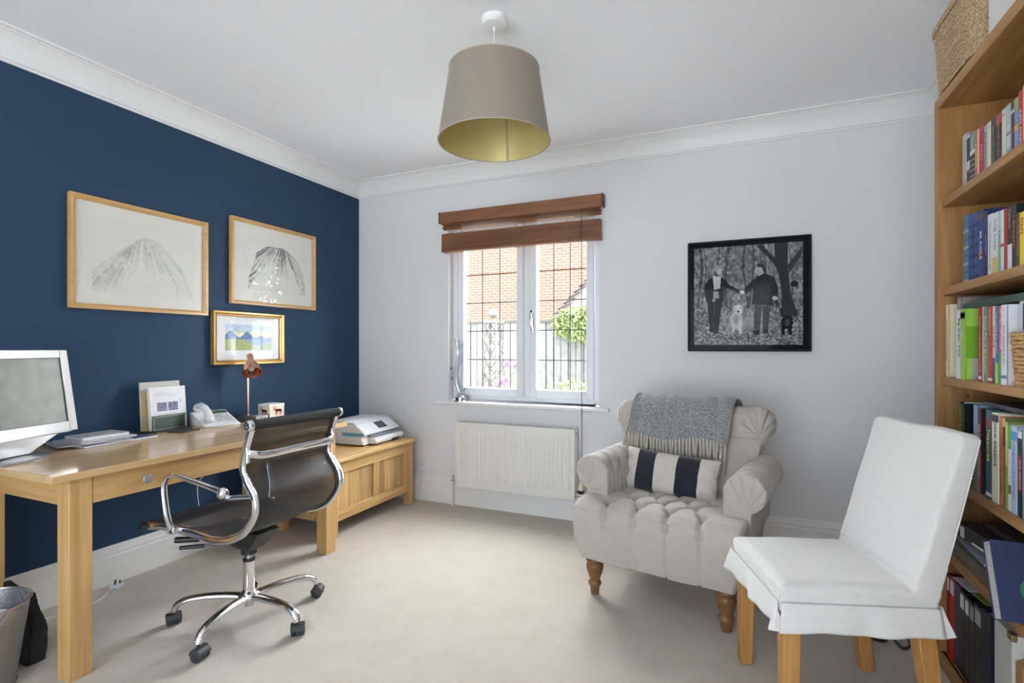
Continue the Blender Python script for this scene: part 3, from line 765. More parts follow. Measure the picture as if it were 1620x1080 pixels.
wall_frame('framed_drawing', 'wide light wood frame with a faint pencil mountain drawing, leftmost on the blue wall', -2.083, -1.379, 1.392, 1.946, 0.026, FR, im1, MOUNT, inner=(0.05, 0.06, 0.06))
im2 = mountain(220, 170, [(0.08, 0.80), (0.16, 0.52), (0.20, 0.30), (0.30, 0.20), (0.38, 0.13), (0.48, 0.14), (0.60, 0.12), (0.68, 0.16), (0.80, 0.26), (0.90, 0.42), (0.95, 0.62), (0.99, 0.85)], 1.25, 33)
wall_frame('framed_drawing', 'light wood frame with a darker mountain drawing, upper right on the blue wall', -1.222, -0.515, 1.480, 2.030, 0.024, FR, im2, MOUNT, inner=(0.065, 0.075, 0.075))
im3 = Img(180, 100, (0.60, 0.66, 0.72)); RNG = np.random.RandomState(5)
yy = im3.Y; nz = vnoise(100, 180, 8, 12)
sky = np.stack([0.50+0.30*np.exp(-((yy-0.38)/0.12)**2), 0.60+0.18*np.exp(-((yy-0.38)/0.14)**2), 0.74-0.22*np.exp(-((yy-0.38)/0.14)**2)], -1); im3.a = sky*(0.9+0.2*nz[..., None])
im3.poly([(0, .42), (.06, .28), (.13, .25), (.22, .45), (.30, .52), (.42, .30), (.47, .27), (.56, .42), (.62, .50), (.76, .40), (.86, .55), (1, .48), (1, .66), (0, .66)], (0.17, 0.25, 0.46))
im3.poly([(0, .60), (.5, .55), (1, .60), (1, .80), (0, .80)], (0.26, 0.36, 0.55)); im3.poly([(0, .58), (.35, .56), (.5, .66), (.6, .85), (.7, 1), (0, 1)], (0.42, 0.46, 0.22)); im3.poly([(.75, .80), (1, .66), (1, 1), (.68, 1)], (0.36, 0.42, 0.24))
im3.a *= (0.85+0.3*vnoise(100, 180, 20, 26))[..., None]
GOLD = mat('worn_gilt_frame', (0.72, 0.47, 0.17), 0.35, 0.75)
wf = wall_frame('framed_watercolour', 'small gilt framed landscape watercolour, lowest on the blue wall above the desk lamp', -1.347, -0.816, 1.096, 1.426, 0.016, GOLD, im3, mat('white_mount', (0.78, 0.78, 0.78), 0.9), depth=0.034, inner=(0.075, 0.062, 0.072))
p = MB(); rings = []      # inner gilt slip
for sy, sz in ((-1, -1), (1, -1), (1, 1), (-1, 1), (-1, -1)):
    rings.append([Vector((x, sy*(0.2655-0.018-d), sz*(0.165-0.018-d))) for d, x in ((0, 0.013), (0, 0.026), (0.006, 0.028), (0.010, 0.022), (0.010, 0.013))])
p.loft(rings, caps=False); p.build('inner_slip', GOLD, wf, smooth=20)

# ================================================================== PENDANT LIGHT
pl = thing('pendant_light', 'taupe drum pendant shade with a gold lining hanging from the ceiling', 'light', (2.005, -1.55, 2.57))
p = MB(); p.lathe([(0.052, 0), (0.052, -0.026), (0.048, -0.032), (0.012, -0.036), (0.0, -0.037)], seg=40); p.build('ceiling_rose', mat('white_enamel', (0.82, 0.82, 0.80), 0.35), pl)
p = MB(); p.cyl((0, 0, -0.035), (0, 0, -0.25), 0.003, seg=8); p.lathe([(0.006, -0.036), (0.006, -0.052), (0.003, -0.056)], seg=12); p.build('cord', WHITEP, pl)
zt, zb, rt, rb = -0.215, -0.513, 0.186, 0.232
p = MB(); p.lathe([(rt, zt), (rb, zb)], seg=96, caps=False); sh = p.build('shade', fabric('taupe_shade_cloth', (0.27, 0.225, 0.185), 700, 0.05, bump=0.05), pl, smooth=180)
p = MB(); p.lathe([(rt-0.0025, zt+0.001), (rb-0.0025, zb+0.001)], seg=96, caps=False); p.build('gold_lining', mat('pale_gold_lining', (0.56, 0.47, 0.20), 0.4, 0.25), sh, smooth=180)
for r_, z in ((rb, zb), (rt, zt)):
    p = MB(); p.tube([(r_*math.cos(2*PI*k/72), r_*math.sin(2*PI*k/72), z) for k in range(72)], 0.0028, 8, closed=True)
    p.build('rim', mat('cream_shade_rim', (0.36, 0.325, 0.25), 0.6), sh)
p = MB(); ang = 1.74; ca, sa = math.cos(ang), math.sin(ang)
M = Matrix.Rotation(ang, 4, 'Z'); x0, x1 = rt-0.004, rb-0.004
p.loft([[M @ Vector((x0, -0.006, zt)), M @ Vector((x0, 0.006, zt)), M @ Vector((x0-0.001, 0.006, zt)), M @ Vector((x0-0.001, -0.006, zt))], [M @ Vector((x1, -0.006, zb)), M @ Vector((x1, 0.006, zb)), M @ Vector((x1-0.001, 0.006, zb)), M @ Vector((x1-0.001, -0.006, zb))]])
p.build('seam', mat('dull_gold_seam', (0.40, 0.34, 0.15), 0.5), sh)
p = MB()
for k in range(3): t = 2*PI*k/3; p.cyl((0, 0, -0.25), (rt*math.cos(t), rt*math.sin(t), zt), 0.002, seg=6)
p.lathe([(0.018, -0.245), (0.02, -0.30), (0.018, -0.31)], seg=16); p.build('lamp_holder', WHITEP, pl)
p = MB(); p.lathe([(0.012, -0.31), (0.014, -0.325), (0.028, -0.35), (0.030, -0.37), (0.02, -0.39), (0.0, -0.398)], seg=20); p.build('bulb', mat('opal_bulb', (0.85, 0.84, 0.80), 0.3), pl)

# ================================================================== DESK
DX0, DX1, DY0, DY1, DZ = 0.03, 0.775, -2.505, -1.03, 0.755
dk = thing('desk', 'long light beech desk with a drawer along the blue wall', 'desk', (0.4, -1.77, 0))
def D(x, y): return (x-0.4, y+1.77)
p = MB(); p.box(DX0-0.4, DX1-0.4, DY0+1.77, DY1+1.77, 0.728, DZ); p.build('tabletop', BETOP, dk, bevel=0.003)
LY = ((-2.441, -2.366), (-1.175, -1.100))
for x0 in (0.06, 0.675):
    for ya, yb in LY:
        p = MB(); p.box(x0-0.4, x0+0.075-0.4, ya+1.77, yb+1.77, 0, 0.728); p.build('leg', BE_Z, dk, bevel=0.003)
p = MB(); p.box(0.085-0.4, 0.105-0.4, -2.366+1.77, -1.175+1.77, 0.625, 0.728); p.build('rear_apron', BE_Y, dk, bevel=0.001)
for ya, yb in ((-2.43, -2.41), (-1.13, -1.11)):
    p = MB(); p.box(0.135-0.4, 0.675-0.4, ya+1.77, yb+1.77, 0.625, 0.728); p.build('side_apron', BE_X, dk, bevel=0.001)
p = MB(); p.box(0.725-0.4, 0.747-0.4, -2.364+1.77, -1.177+1.77, 0.625, 0.7245); dr = p.build('drawer', BE_Y, dk, bevel=0.0015)
for y in (-2.184, -1.36):
    p = MB(); M = Matrix.Rotation(PI/2, 4, 'Y')
    p.lathe([(0.009, 0), (0.008, 0.012), (0.017, 0.018), (0.019, 0.026), (0.016, 0.032), (0.0, 0.033)], (0.747-0.4, y+1.77, 0.677), M, 24); p.build('knob', mat('aged_pewter_knob', (0.40, 0.39, 0.37), 0.45, 0.8, bump=(140, 0.4)), dr)

# ================================================================== MONITOR
mo = thing('monitor', 'silver flat monitor with a dark grey screen standing at the left end of the desk', 'monitor', (0.305, -2.42, DZ), math.radians(108.8))
SILV = mat('glossy_silver_plastic', (0.47, 0.48, 0.49), 0.16, 0.35, coat=0.6)
MM = Matrix.Translation((0.0, -0.045, 0.085)) @ Matrix.Rotation(math.radians(-9), 4, 'X')
W2, H2 = 0.25, 0.355
def mbx(p, x0, x1, y0, y1, z0, z1): p.box(x0, x1, y0, y1, z0, z1, MM)
p = MB()
mbx(p, -W2, -W2+0.036, 0, 0.022, 0, H2); mbx(p, W2-0.036, W2, 0, 0.022, 0, H2); mbx(p, -W2+0.036, W2-0.036, 0, 0.022, 0, 0.045); mbx(p, -W2+0.036, W2-0.036, 0, 0.022, H2-0.036, H2)
p.build('bezel', SILV, mo, bevel=0.003)
p = MB(); p.loft([[MM @ Vector(q) for q in ((-W2+0.004, 0.022, 0.004), (W2-0.004, 0.022, 0.004), (W2-0.004, 0.022, H2-0.004), (-W2+0.004, 0.022, H2-0.004))], [MM @ Vector(q) for q in ((-0.19, 0.062, 0.03), (0.19, 0.062, 0.03), (0.19, 0.062, 0.30), (-0.19, 0.062, 0.30))]])
p.build('back_shell', SILV, mo, bevel=0.004)
p = MB(); mbx(p, -W2+0.034, W2-0.034, 0.006, 0.010, 0.043, H2-0.034); p.build('screen', mat('mottled_dark_screen', (0.16, 0.17, 0.14), 0.30, var=(14, 0.22), spec=0.6), mo, smooth=0)  # grey-green screen colour, mottled at random
p = MB(); p.tube([(0, 0.045, 0.17), (0, 0.06, 0.09), (0, 0.03, 0.02)], 1, 16, sect=(0.075, 0.014), up=(1, 0, 0)); p.build('neck', SILV, mo)
p = MB()
p.loft([[Vector(q) for q in ((-0.17, -0.045, 0.088), (0.17, -0.045, 0.088), (0.17, -0.015, 0.088), (-0.17, -0.015, 0.088))], [Vector(q) for q in ((-0.07, -0.03, 0.016), (0.05, -0.03, 0.016), (0.05, 0.02, 0.016), (-0.07, 0.02, 0.016))]])
p.build('chin', SILV, mo, bevel=0.004)
p = MB(); p.lathe([(0.124, 0), (0.125, 0.004), (0.118, 0.009), (0.05, 0.015), (0, 0.016)], (0, 0.01, 0), seg=48); p.build('base', mat('satin_silver_base', (0.50, 0.51, 0.52), 0.28, 0.7), mo)

# ================================================================== THINGS ON THE DESK
RZ90 = Matrix.Rotation(PI/2, 4, 'Z')
def sheet_stack(name, label, cat, x, y, z, w, l, h, rz, cover, page, group=None, curl=0.0, paged=True):
    t = thing(name, label, cat, (x, y, z), rz, group)
    c = min(0.0015, h*0.25)
    p = MB()
    if paged:
        p.box(-w/2, w/2, -l/2, l/2, 0, c); p.box(-w/2, w/2, -l/2, l/2, h-c, h); p.box(-w/2, -w/2+0.0015, -l/2, l/2, c, h-c)
        p.build('cover', cover, t, smooth=0)
        p = MB(); p.box(-w/2+0.0016, w/2-0.002, -l/2+0.002, l/2-0.002, c, h-c); p.build('pages', page, t, smooth=0)
    else:
        p.box(-w/2, w/2, -l/2, l/2, 0, h); p.build('cover', cover, t, bevel=0.001)
    return t
NAVY = mat('navy_card', (0.045, 0.075, 0.16), 0.6); MAGZ = mat('grey_pink_magazine', (0.40, 0.38, 0.40), 0.35, var=(35, 0.6)); SPOT = mat('mottled_grey_cover', (0.45, 0.44, 0.44), 0.5, var=(90, 0.75))
GREYP = mat('grey_page_edges', (0.50, 0.50, 0.50), 0.9, var=(300, 0.15))
sheet_stack('folder', 'slim navy blue folder at the bottom of the paper pile on the desk', 'folder', 0.165, -2.00, DZ, 0.24, 0.335, 0.010, 0.06, NAVY, PAPER)
sheet_stack('magazine', 'pale patterned magazine with a curled corner, sticking out left from the desk pile', 'magazine', 0.17, -2.075, DZ+0.0102, 0.21, 0.28, 0.005, -0.22, MAGZ, PAPER)
sheet_stack('magazine', 'white magazine lying in the middle of the desk pile', 'magazine', 0.165, -2.045, DZ+0.0154, 0.19, 0.25, 0.008, 0.10, mat('whitish_cover', (0.55, 0.54, 0.58), 0.4, var=(40, 0.3)), GREYP)
sheet_stack('booklet', 'mottled grey thick booklet on top of the desk pile', 'book', 0.15, -2.03, DZ+0.0236, 0.14, 0.20, 0.014, 0.02, SPOT, PAPER)
t = thing('pen', 'thin black pen lying on the navy folder', 'pen', (0.16, -1.862, DZ+0.0103), 0.5)
p = MB(); p.cyl((-0.06, 0, 0.004), (0.055, 0, 0.004), 0.004, seg=10); p.cyl((0.055, 0, 0.004), (0.068, 0, 0.004), 0.004, 0.001, 10); p.build('barrel', BLACKP, t)

# letter rack with papers
lr = thing('letter_rack', 'dark green letter rack with a gold line, holding papers on the desk', 'rack', (0.105, -1.672, DZ), 0.09)
GREEN = mat('dark_green_leatherette', (0.012, 0.035, 0.028), 0.4); 
p = MB(); p.box(-0.085, 0.055, -0.10, 0.10, 0, 0.006); p.build('base', GREEN, lr, bevel=0.001)
for x, h in ((0.012, 0.085), (-0.045, 0.11), (-0.080, 0.14)):
    p = MB(); p.box(x, x+0.005, -0.095, 0.095, 0.006, h); q_ = p.build('divider', GREEN, lr, bevel=0.002)
    if x > 0:
        p = MB(); zz0, zz1 = 0.011, h-0.006
        for b6 in ((-0.089, 0.089, zz1-0.0015, zz1), (-0.089, 0.089, zz0, zz0+0.0015), (-0.089, -0.0875, zz0, zz1), (0.0875, 0.089, zz0, zz1)): p.box(x+0.005, x+0.0056, b6[0], b6[1], b6[2], b6[3])
        p.build('gold_line', mat('gold_tooling', (0.55, 0.50, 0.32), 0.4, 0.5), q_, smooth=0)
def leaning(name, label, cat, x, w, h, th, m, z=0.0065, lean=-0.10, dy=0.0, group=None, extra=None):
    t = thing(name, label, cat, (0.105+x, -1.672+dy, DZ+z), 0.09, group)
    M = Matrix.Rotation(lean, 4, 'Y')
    p = MB(); p.box(-th, 0, -w/2, w/2, 0, h, M); p.build('sheet', m, t, bevel=0.0005)
    if extra: extra(t, M)
    return t
leaning('folder', 'tall cream card folder, rearmost in the letter rack', 'folder', -0.0475, 0.222, 0.255, 0.014, mat('cream_folder', (0.56, 0.54, 0.47), 0.8), dy=0.004, lean=-0.06)
leaning('envelope', 'yellowish card envelope standing between the cream folder and the white papers', 'envelope', -0.030, 0.205, 0.205, 0.006, mat('buff_envelope', (0.55, 0.45, 0.22), 0.8), lean=-0.05, dy=-0.012)
def letter_print(t, M):
    im = Img(120, 130, (0.74, 0.74, 0.78)); R2 = np.random.RandomState(3)
    for k in range(3): im.a[18+k*5:19+k*5, 12:70+k*8] = 0.45
    for c in range(2):
        x0 = 18+c*40; blk = 0.12+0.5*(R2.rand(30, 36) > 0.6); im.a[52:82, x0:x0+36] = blk[..., None]*np.array([0.7, 0.75, 1.1])
    im.a[45:58, 104:106] = 0.1; im.a[44:46, 112:114] = 0.2; im.a[92:94, 16:90] = 0.5; im.a[98:99, 16:80] = 0.5
    picture('printed_sheet', im, M @ Vector((0.0006, -0.095, 0.225)), M.to_3x3() @ Vector((0, 0.19, 0)), M.to_3x3() @ Vector((0, 0, -0.20)), PRINT, t)
leaning('paper_stack', 'stack of white printed letters standing at the front of the letter rack', 'paper', 0.002, 0.205, 0.228, 0.020, PAPER, lean=-0.08, dy=0.012, extra=letter_print)

t = thing('wallet', 'flat dark brown leather wallet lying on the desk beside the telephone', 'wallet', (0.215, -1.655, DZ), 0.30)
p = MB(); p.box(-0.045, 0.045, -0.065, 0.065, 0, 0.006); p.build('leather_cover', mat('dark_brown_leather', (0.028, 0.022, 0.020), 0.45), t, bevel=0.0025)
p = MB(); p.box(-0.040, 0.040, -0.058, 0.066, 0.0062, 0.0072); p.build('flap', mat('dark_brown_leather', (0.03, 0.02, 0.02), 0.5), t, bevel=0.0004)

# ---- telephone
ph = thing('telephone', 'white corded desk telephone with the handset on its left side', 'telephone', (0.155, -1.435, DZ), math.radians(78))
PW = mat('ivory_phone_plastic', (0.74, 0.75, 0.74), 0.28)
# local: -y faces the user, +x user's right
p = MB(); side = [(-0.105, 0.0), (0.095, 0.0), (0.095, 0.070), (0.080, 0.076), (-0.075, 0.018), (-0.105, 0.010)]
p.prism(side, -0.095, 0.100, axis=0); p.build('body', PW, ph, bevel=0.005, seg=3)
SL = Matrix.Translation((0, -0.075, 0.0182)) @ Matrix.Rotation(math.atan2(0.058, 0.155), 4, 'X')   # sloping top surface
p = MB()
for r_ in range(6):
    for c in range(5): p.cbox((0.000+c*0.019, 0.018+r_*0.016, 0.0022), (0.013, 0.010, 0.0045), None)
p.bm.transform(SL); p.build('keypad', mat('pale_grey_keys', (0.52, 0.53, 0.55), 0.4), ph, bevel=0.001)
p = MB(); p.box(-0.012, 0.090, 0.118, 0.150, 0.0, 0.004); p.bm.transform(SL); p.build('display', mat('green_grey_display', (0.07, 0.10, 0.075), 0.15), ph, bevel=0.001)
p = MB(); pts = [(-0.055, 0.02, 0.024), (-0.055, 0.055, 0.048), (-0.055, 0.10, 0.055), (-0.055, 0.145, 0.046), (-0.055, 0.172, 0.024)]
p.tube([SL @ Vector(q) for q in pts], [0.024, 0.020, 0.019, 0.021, 0.024], 20, sect=(1.05, 0.85), up=(1, 0, 0))
for yy_ in (0.022, 0.165): p.sphere(SL @ Vector((-0.055, yy_, 0.018)), (0.028, 0.026, 0.020))
p.build('handset', PW, ph, smooth=80)
p = MB(); c_ = []
for k in range(180):
    u = k/179.0; cx = -0.075+0.10*u; c_.append((cx, -0.112-0.02*math.sin(u*PI)+0.0045*math.cos(k*1.05), 0.0055+0.0045*math.sin(k*1.05)))
p.tube(c_, 0.0013, 5); p.build('coiled_cord', PW, ph, smooth=180)

# ---- copper desk lamp
la = thing('desk_lamp', 'copper coloured desk lamp with a tilted bell shade at the back of the desk', 'lamp', (0.105, -1.165, DZ))
COP = mat('brushed_copper', (0.80, 0.45, 0.33), 0.22, 1.0)
p = MB(); p.lathe([(0.062, 0), (0.064, 0.006), (0.058, 0.014), (0.014, 0.020), (0.010, 0.030), (0, 0.031)], seg=40); p.build('base', COP, la)
p = MB(); p.cyl((0, 0, 0.025), (-0.004, -0.002, 0.262), 0.0062, seg=16); p.build('stem', COP, la)
p = MB(); p.cyl((-0.004, -0.002, 0.256), (-0.004, -0.002, 0.280), 0.008, seg=12); p.sphere((-0.004, -0.002, 0.284), 0.011); p.build('swivel_joint', BLACKP, la)
# shade axis: opening faces down, forward to the right of the desk user
ax = Vector((0.50, -0.30, -0.72)).normalized(); Q = ax.to_track_quat('Z', 'Y').to_matrix(); O_ = Vector((0.012, 0.006, 0.358))
sp_ = [(0.0, -0.052), (0.017, -0.052), (0.0195, -0.048), (0.0195, -0.012), (0.022, -0.006), (0.034, 0.012), (0.045, 0.035), (0.052, 0.062), (0.056, 0.088)]
p = MB(); p.lathe(sp_+[(0.0545, 0.088)]+[(max(r_-0.0016, 0.0), z+0.0016) for r_, z in sp_[::-1][1:-1]], O_, Q, 48, caps=False)
p.build('shade', COP, la, smooth=50)
p = MB(); p.lathe([(0.010, -0.005), (0.012, 0.015), (0.022, 0.035), (0.023, 0.048), (0.014, 0.066), (0, 0.072)], O_, Q, 24); p.build('bulb', mat('frosted_bulb', (0.80, 0.74, 0.68), 0.2), la)
p = MB(); p.tube([(0.04, 0.04, 0.006), (0.02, 0.07, 0.02), (-0.02, 0.11, 0.03), (-0.045, 0.15, 0.016), (-0.05, 0.19, 0.004), (-0.055, 0.26, 0.003)], 0.0025, 8); p.build('flex', BLACKP, la)
# notebook / radio in front of the lamp
t = thing('cassette_case', 'black case with a clear silver end lying in front of the desk lamp', 'case', (0.215, -1.225, DZ), math.radians(80))
p = MB(); p.box(-0.075, 0.0, -0.04, 0.04, 0, 0.030); p.build('black_sleeve', BLACKP, t, bevel=0.006, seg=3)
p = MB(); p.box(0.0005, 0.078, -0.038, 0.038, 0.004, 0.028); p.build('silver_block', mat('silvery_block', (0.50, 0.51, 0.54), 0.3, 0.4, var=(60, 0.5)), t, bevel=0.003)
p = MB(); p.box(0.001, 0.082, -0.041, 0.041, 0.0, 0.0035); p.box(0.0785, 0.083, -0.041, 0.041, 0.0035, 0.030); p.build('black_rim', BLACKP, t, bevel=0.001)
# deer box
t = thing('deer_box', 'small cream box printed with a red deer beside the desk lamp', 'box', (0.170, -1.048, DZ), 0.0)
CR = mat('cream_box_card', (0.72, 0.66, 0.54), 0.7)
p = MB(); p.box(-0.050, 0.050, -0.0575, 0.0575, 0, 0.083); p.build('box_body', CR, t, bevel=0.001)
p = MB(); p.box(-0.051, 0.051, -0.0585, 0.0585, 0.070, 0.086); p.build('lid', mat('white_lid_card', (0.78, 0.76, 0.70), 0.6), t, bevel=0.001)
RED = mat('red_deer_print', (0.45, 0.075, 0.035), 0.7)
deer = [[(0.32, 0.62), (0.38, 0.60), (0.42, 0.50), (0.80, 0.50), (0.86, 0.44), (0.84, 0.58), (0.80, 0.62), (0.46, 0.64), (0.42, 0.70), (0.34, 0.72), (0.26, 0.70), (0.27, 0.66)],
        [(0.42, 0.66), (0.56, 0.68), (0.50, 0.40), (0.44, 0.38)], [(0.44, 0.40), (0.48, 0.40), (0.46, 0.16), (0.43, 0.16)], [(0.50, 0.45), (0.54, 0.45), (0.57, 0.12), (0.54, 0.12)],
        [(0.74, 0.50), (0.82, 0.52), (0.76, 0.34), (0.72, 0.36)], [(0.73, 0.37), (0.765, 0.37), (0.73, 0.15), (0.70, 0.15)], [(0.79, 0.50), (0.83, 0.50), (0.82, 0.20), (0.79, 0.20)],
        [(0.50, 0.66), (0.80, 0.64), (0.80, 0.44), (0.66, 0.42), (0.50, 0.46)],
        [(0.34, 0.72), (0.36, 0.72), (0.30, 0.92), (0.28, 0.92)], [(0.31, 0.82), (0.33, 0.83), (0.24, 0.88), (0.23, 0.86)], [(0.38, 0.72), (0.40, 0.72), (0.46, 0.94), (0.44, 0.94)], [(0.42, 0.82), (0.43, 0.80), (0.50, 0.84), (0.50, 0.86)]]
p = MB()
for d_ in deer:
    p.loft([[Vector((0.0514, -0.052+0.115*(u-0.08), 0.004+v_*0.074)) for u, v_ in d_], [Vector((0.0520, -0.052+0.115*(u-0.08), 0.004+v_*0.074)) for u, v_ in d_]])
    p.loft([[Vector((-0.045+0.10*(u-0.12), -0.0589, 0.004+v_*0.074)) for u, v_ in d_], [Vector((-0.045+0.10*(u-0.12), -0.0594, 0.004+v_*0.074)) for u, v_ in d_]])
p.build('deer_print', RED, t, smooth=0)

# ================================================================== CHEST + PRINTER
ch = thing('blanket_chest', 'low pale oak blanket chest with two front panels in the corner', 'chest', (0.37, -0.545, 0))
cx0, cx1, cy0, cy1 = -0.225, 0.245, -0.44, 0.44      # local: front faces +x
for sx in (cx0, cx1-0.055):
    for sy in (cy0, cy1-0.055):
        p = MB(); p.box(sx, sx+0.055, sy, sy+0.055, 0, 0.475); p.build('corner_post', CHEST_P, ch, bevel=0.002)
p = MB(); p.box(cx0-0.015, cx1+0.022, cy0-0.025, cy1+0.022, 0.475, 0.500); p.build('lid', CHEST_Y, ch, bevel=0.004)
def rail(x0, x1, y0, y1, z0, z1, nm, m): p = MB(); p.box(x0, x1, y0, y1, z0, z1); p.build(nm, m, ch, bevel=0.002)
fx = cx1-0.030
rail(fx, cx1-0.004, cy0+0.055, cy1-0.055, 0.40, 0.475, 'top_rail', CHEST_Y); rail(fx, cx1-0.004, cy0+0.055, cy1-0.055, 0.10, 0.165, 'bottom_rail', CHEST_Y)
rail(fx, cx1-0.004, -0.030, 0.030, 0.165, 0.40, 'middle_stile', CHEST_P)
for ya in (cy0+0.055, cy1-0.110): rail(fx, cx1-0.004, ya, ya+0.055, 0.165, 0.40, 'stile', CHEST_P)
for ya, yb in ((cy0+0.11, -0.03), (0.03, cy1-0.11)): rail(fx+0.004, cx1-0.018, ya, yb, 0.165, 0.40, 'front_panel', CHEST_Z)
for ya in (cy0+0.008, cy1-0.030):
    rail(cx0+0.055, cx1-0.055, ya, ya+0.022, 0.40, 0.475, 'side_rail', CHEST_Y); rail(cx0+0.055, cx1-0.055, ya, ya+0.022, 0.10, 0.165, 'side_rail', CHEST_Y)
    rail(cx0+0.055, cx1-0.055, ya+0.006, ya+0.016, 0.165, 0.40, 'side_panel', CHEST_P)
rail(cx0+0.005, cx0+0.02, cy0+0.055, cy1-0.055, 0.10, 0.475, 'back_panel', CHEST_Y)

pr = thing('printer', 'white inkjet printer with a small dark screen on the oak chest', 'printer', (0.345, -0.345, 0.5), math.radians(94)); pr.scale = (1.04, 1.0, 1.12)
# local: front faces -y (towards +x of the room), x across (width)
PRW = mat('white_printer_plastic', (0.76, 0.77, 0.79), 0.32)
p = MB()   # lower body with a slanted control panel
side = [(0.17, 0.008), (0.17, 0.125), (0.165, 0.135), (-0.075, 0.135), (-0.155, 0.085), (-0.160, 0.070), (-0.130, 0.066), (-0.130, 0.048), (-0.150, 0.008)]
p.prism(side, -0.215, 0.215, axis=0); p.build('body', PRW, pr, bevel=0.006, seg=3)
p = MB(); p.prism([(0.172, 0.137), (0.168, 0.150), (-0.055, 0.149), (-0.078, 0.137)], -0.213, 0.213, axis=0); p.build('scanner_lid', PRW, pr, bevel=0.004, seg=3)
p = MB(); p.prism([(-0.133, 0.010), (-0.205, 0.010), (-0.210, 0.030), (-0.190, 0.048), (-0.133, 0.046)], -0.15, 0.205, axis=0); p.build('paper_tray', PRW, pr, bevel=0.006, seg=3)
p = MB(); p.box(0.045, 0.13, -0.2125, -0.200, 0.009, 0.022); p.build('tray_grip', mat('dark_grey_plastic', (0.05, 0.05, 0.055), 0.5), pr, bevel=0.002)
p = MB(); p.box(-0.14, 0.19, -0.1545, -0.130, 0.050, 0.064); p.build('output_slot', mat('slot_grey', (0.22, 0.23, 0.25), 0.5), pr, bevel=0.001)
al_ = math.atan2(0.050, 0.080)
SP = Matrix.Translation((0.0, -0.155, 0.085)) @ Matrix.Rotation(al_, 4, 'X')
p = MB(); p.box(-0.02, 0.085, 0.016, 0.082, 0.0, 0.0022); p.bm.transform(SP); p.build('touch_screen', mat('dark_touch_screen', (0.05, 0.055, 0.075), 0.12), pr, bevel=0.001)
p = MB(); p.box(-0.2162, -0.2150, -0.145, 0.035, 0.062, 0.084); p.build('blue_sticker', mat('blue_protective_tape', (0.13, 0.36, 0.55), 0.4), pr, smooth=0)
p = MB(); p.box(-0.03, 0.03, 0.04, 0.055, 0.1500, 0.1503); p.build('logo', mat('pale_grey_logo', (0.45, 0.45, 0.47), 0.4), pr, smooth=0)
for xx in (-0.18, 0.18):
    for yy_ in (-0.12, 0.14):
        p = MB(); p.cyl((xx, yy_, 0), (xx, yy_, 0.009), 0.012, seg=12); p.build('foot', BLACKP, pr)
# black speaker-like box between chest end and desk
t = thing('speaker', 'plain black box standing on the chest behind the desk leg', 'speaker', (0.21, -0.83, 0.5))
p = MB(); p.box(-0.10, 0.10, -0.075, 0.075, 0, 0.21); p.build('cabinet', mat('matt_black_box', (0.012, 0.013, 0.016), 0.6), t, bevel=0.004)

# ================================================================== OFFICE CHAIR (built facing -x)
oc = thing('office_chair', 'chrome framed black mesh swivel office chair pulled out from the desk', 'chair', (0.955, -1.865, 0))
def catmull(P, n=8):
    P = [Vector(q) for q in P]; out = []
    for i in range(len(P)-1):
        p0, p1, p2, p3 = P[max(i-1, 0)], P[i], P[i+1], P[min(i+2, len(P)-1)]
        for k in range(n):
            t = k/n; out.append(0.5*((2*p1)+(-p0+p2)*t+(2*p0-5*p1+4*p2-p3)*t*t+(-p0+3*p1-3*p2+p3)*t**3))
    out.append(P[-1]); return out
PROF = [(-0.343, 0.438), (-0.218, 0.450), (-0.067, 0.447), (0.098, 0.438), (0.225, 0.478), (0.295, 0.555), (0.302, 0.624), (0.262, 0.682), (0.237, 0.735), (0.262, 0.830), (0.290, 0.905)]
HWD = 0.225
prof3 = catmull([(x, 0, z) for x, z in PROF], 7)
for s_ in (-1, 1):
    p = MB(); p.tube([(v.x, s_*HWD, v.z) for v in prof3], 1, 14, sect=(0.010, 0.0165), up=(0, 1, 0)); p.build('side_rail', CHROME, oc, smooth=60)
# sling: translucent black mesh stretched between the rails
MESHM = mat('black_net', (0.020, 0.020, 0.023), 0.6, alpha=0.88)     # weave far finer than the eye resolves from here: evenly translucent
p = MB(); n = len(prof3)-1
def sl_fn(u, v_):
    q = prof3[min(int(u*n+0.5), n)]; sag = 0.010*(1-(2*v_-1)**2)
    t = prof3[min(int(u*n+0.5)+1, n)]-prof3[max(int(u*n+0.5)-1, 0)]; t.normalize(); nn = Vector((t.z, 0, -t.x))
    q = q+nn*sag*0.6
    return Vector((q.x, (2*v_-1)*(HWD-0.004), q.z))
p.grid(sl_fn, n, 16); p.build('mesh_sling', MESHM, oc, smooth=180)
p = MB()
for s_ in (-1, 1):
    p = MB(); p.tube([(v.x, s_*(HWD-0.012), v.z) for v in prof3], 1, 8, sect=(0.006, 0.008), up=(0, 1, 0)); p.build('sling_hem', BLACKP, oc, smooth=60)
for nm, (x, z), r_ in (('top_roll', PROF[-1], 0.020), ('front_roll', PROF[0], 0.017)):
    p = MB(); p.cyl((x, -HWD-0.012, z), (x, HWD+0.012, z), r_, seg=24); q_ = p.build(nm, mat('black_padded_net', (0.022, 0.022, 0.025), 0.75, bump=(500, 0.4)), oc)
    for s_ in (-1, 1):
        p = MB(); M = Matrix.Rotation(-s_*PI/2, 3, 'X'); p.lathe([(r_+0.001, -0.006), (r_+0.002, 0.0), (r_+0.001, 0.010), (r_*0.8, 0.014), (r_*0.45, 0.0125), (r_*0.3, 0.014), (0, 0.014)], (x, s_*(HWD+0.012), z), M, 24)
        p.build('end_cap', CHROME if nm == 'top_roll' else BLACKP, q_, smooth=50)
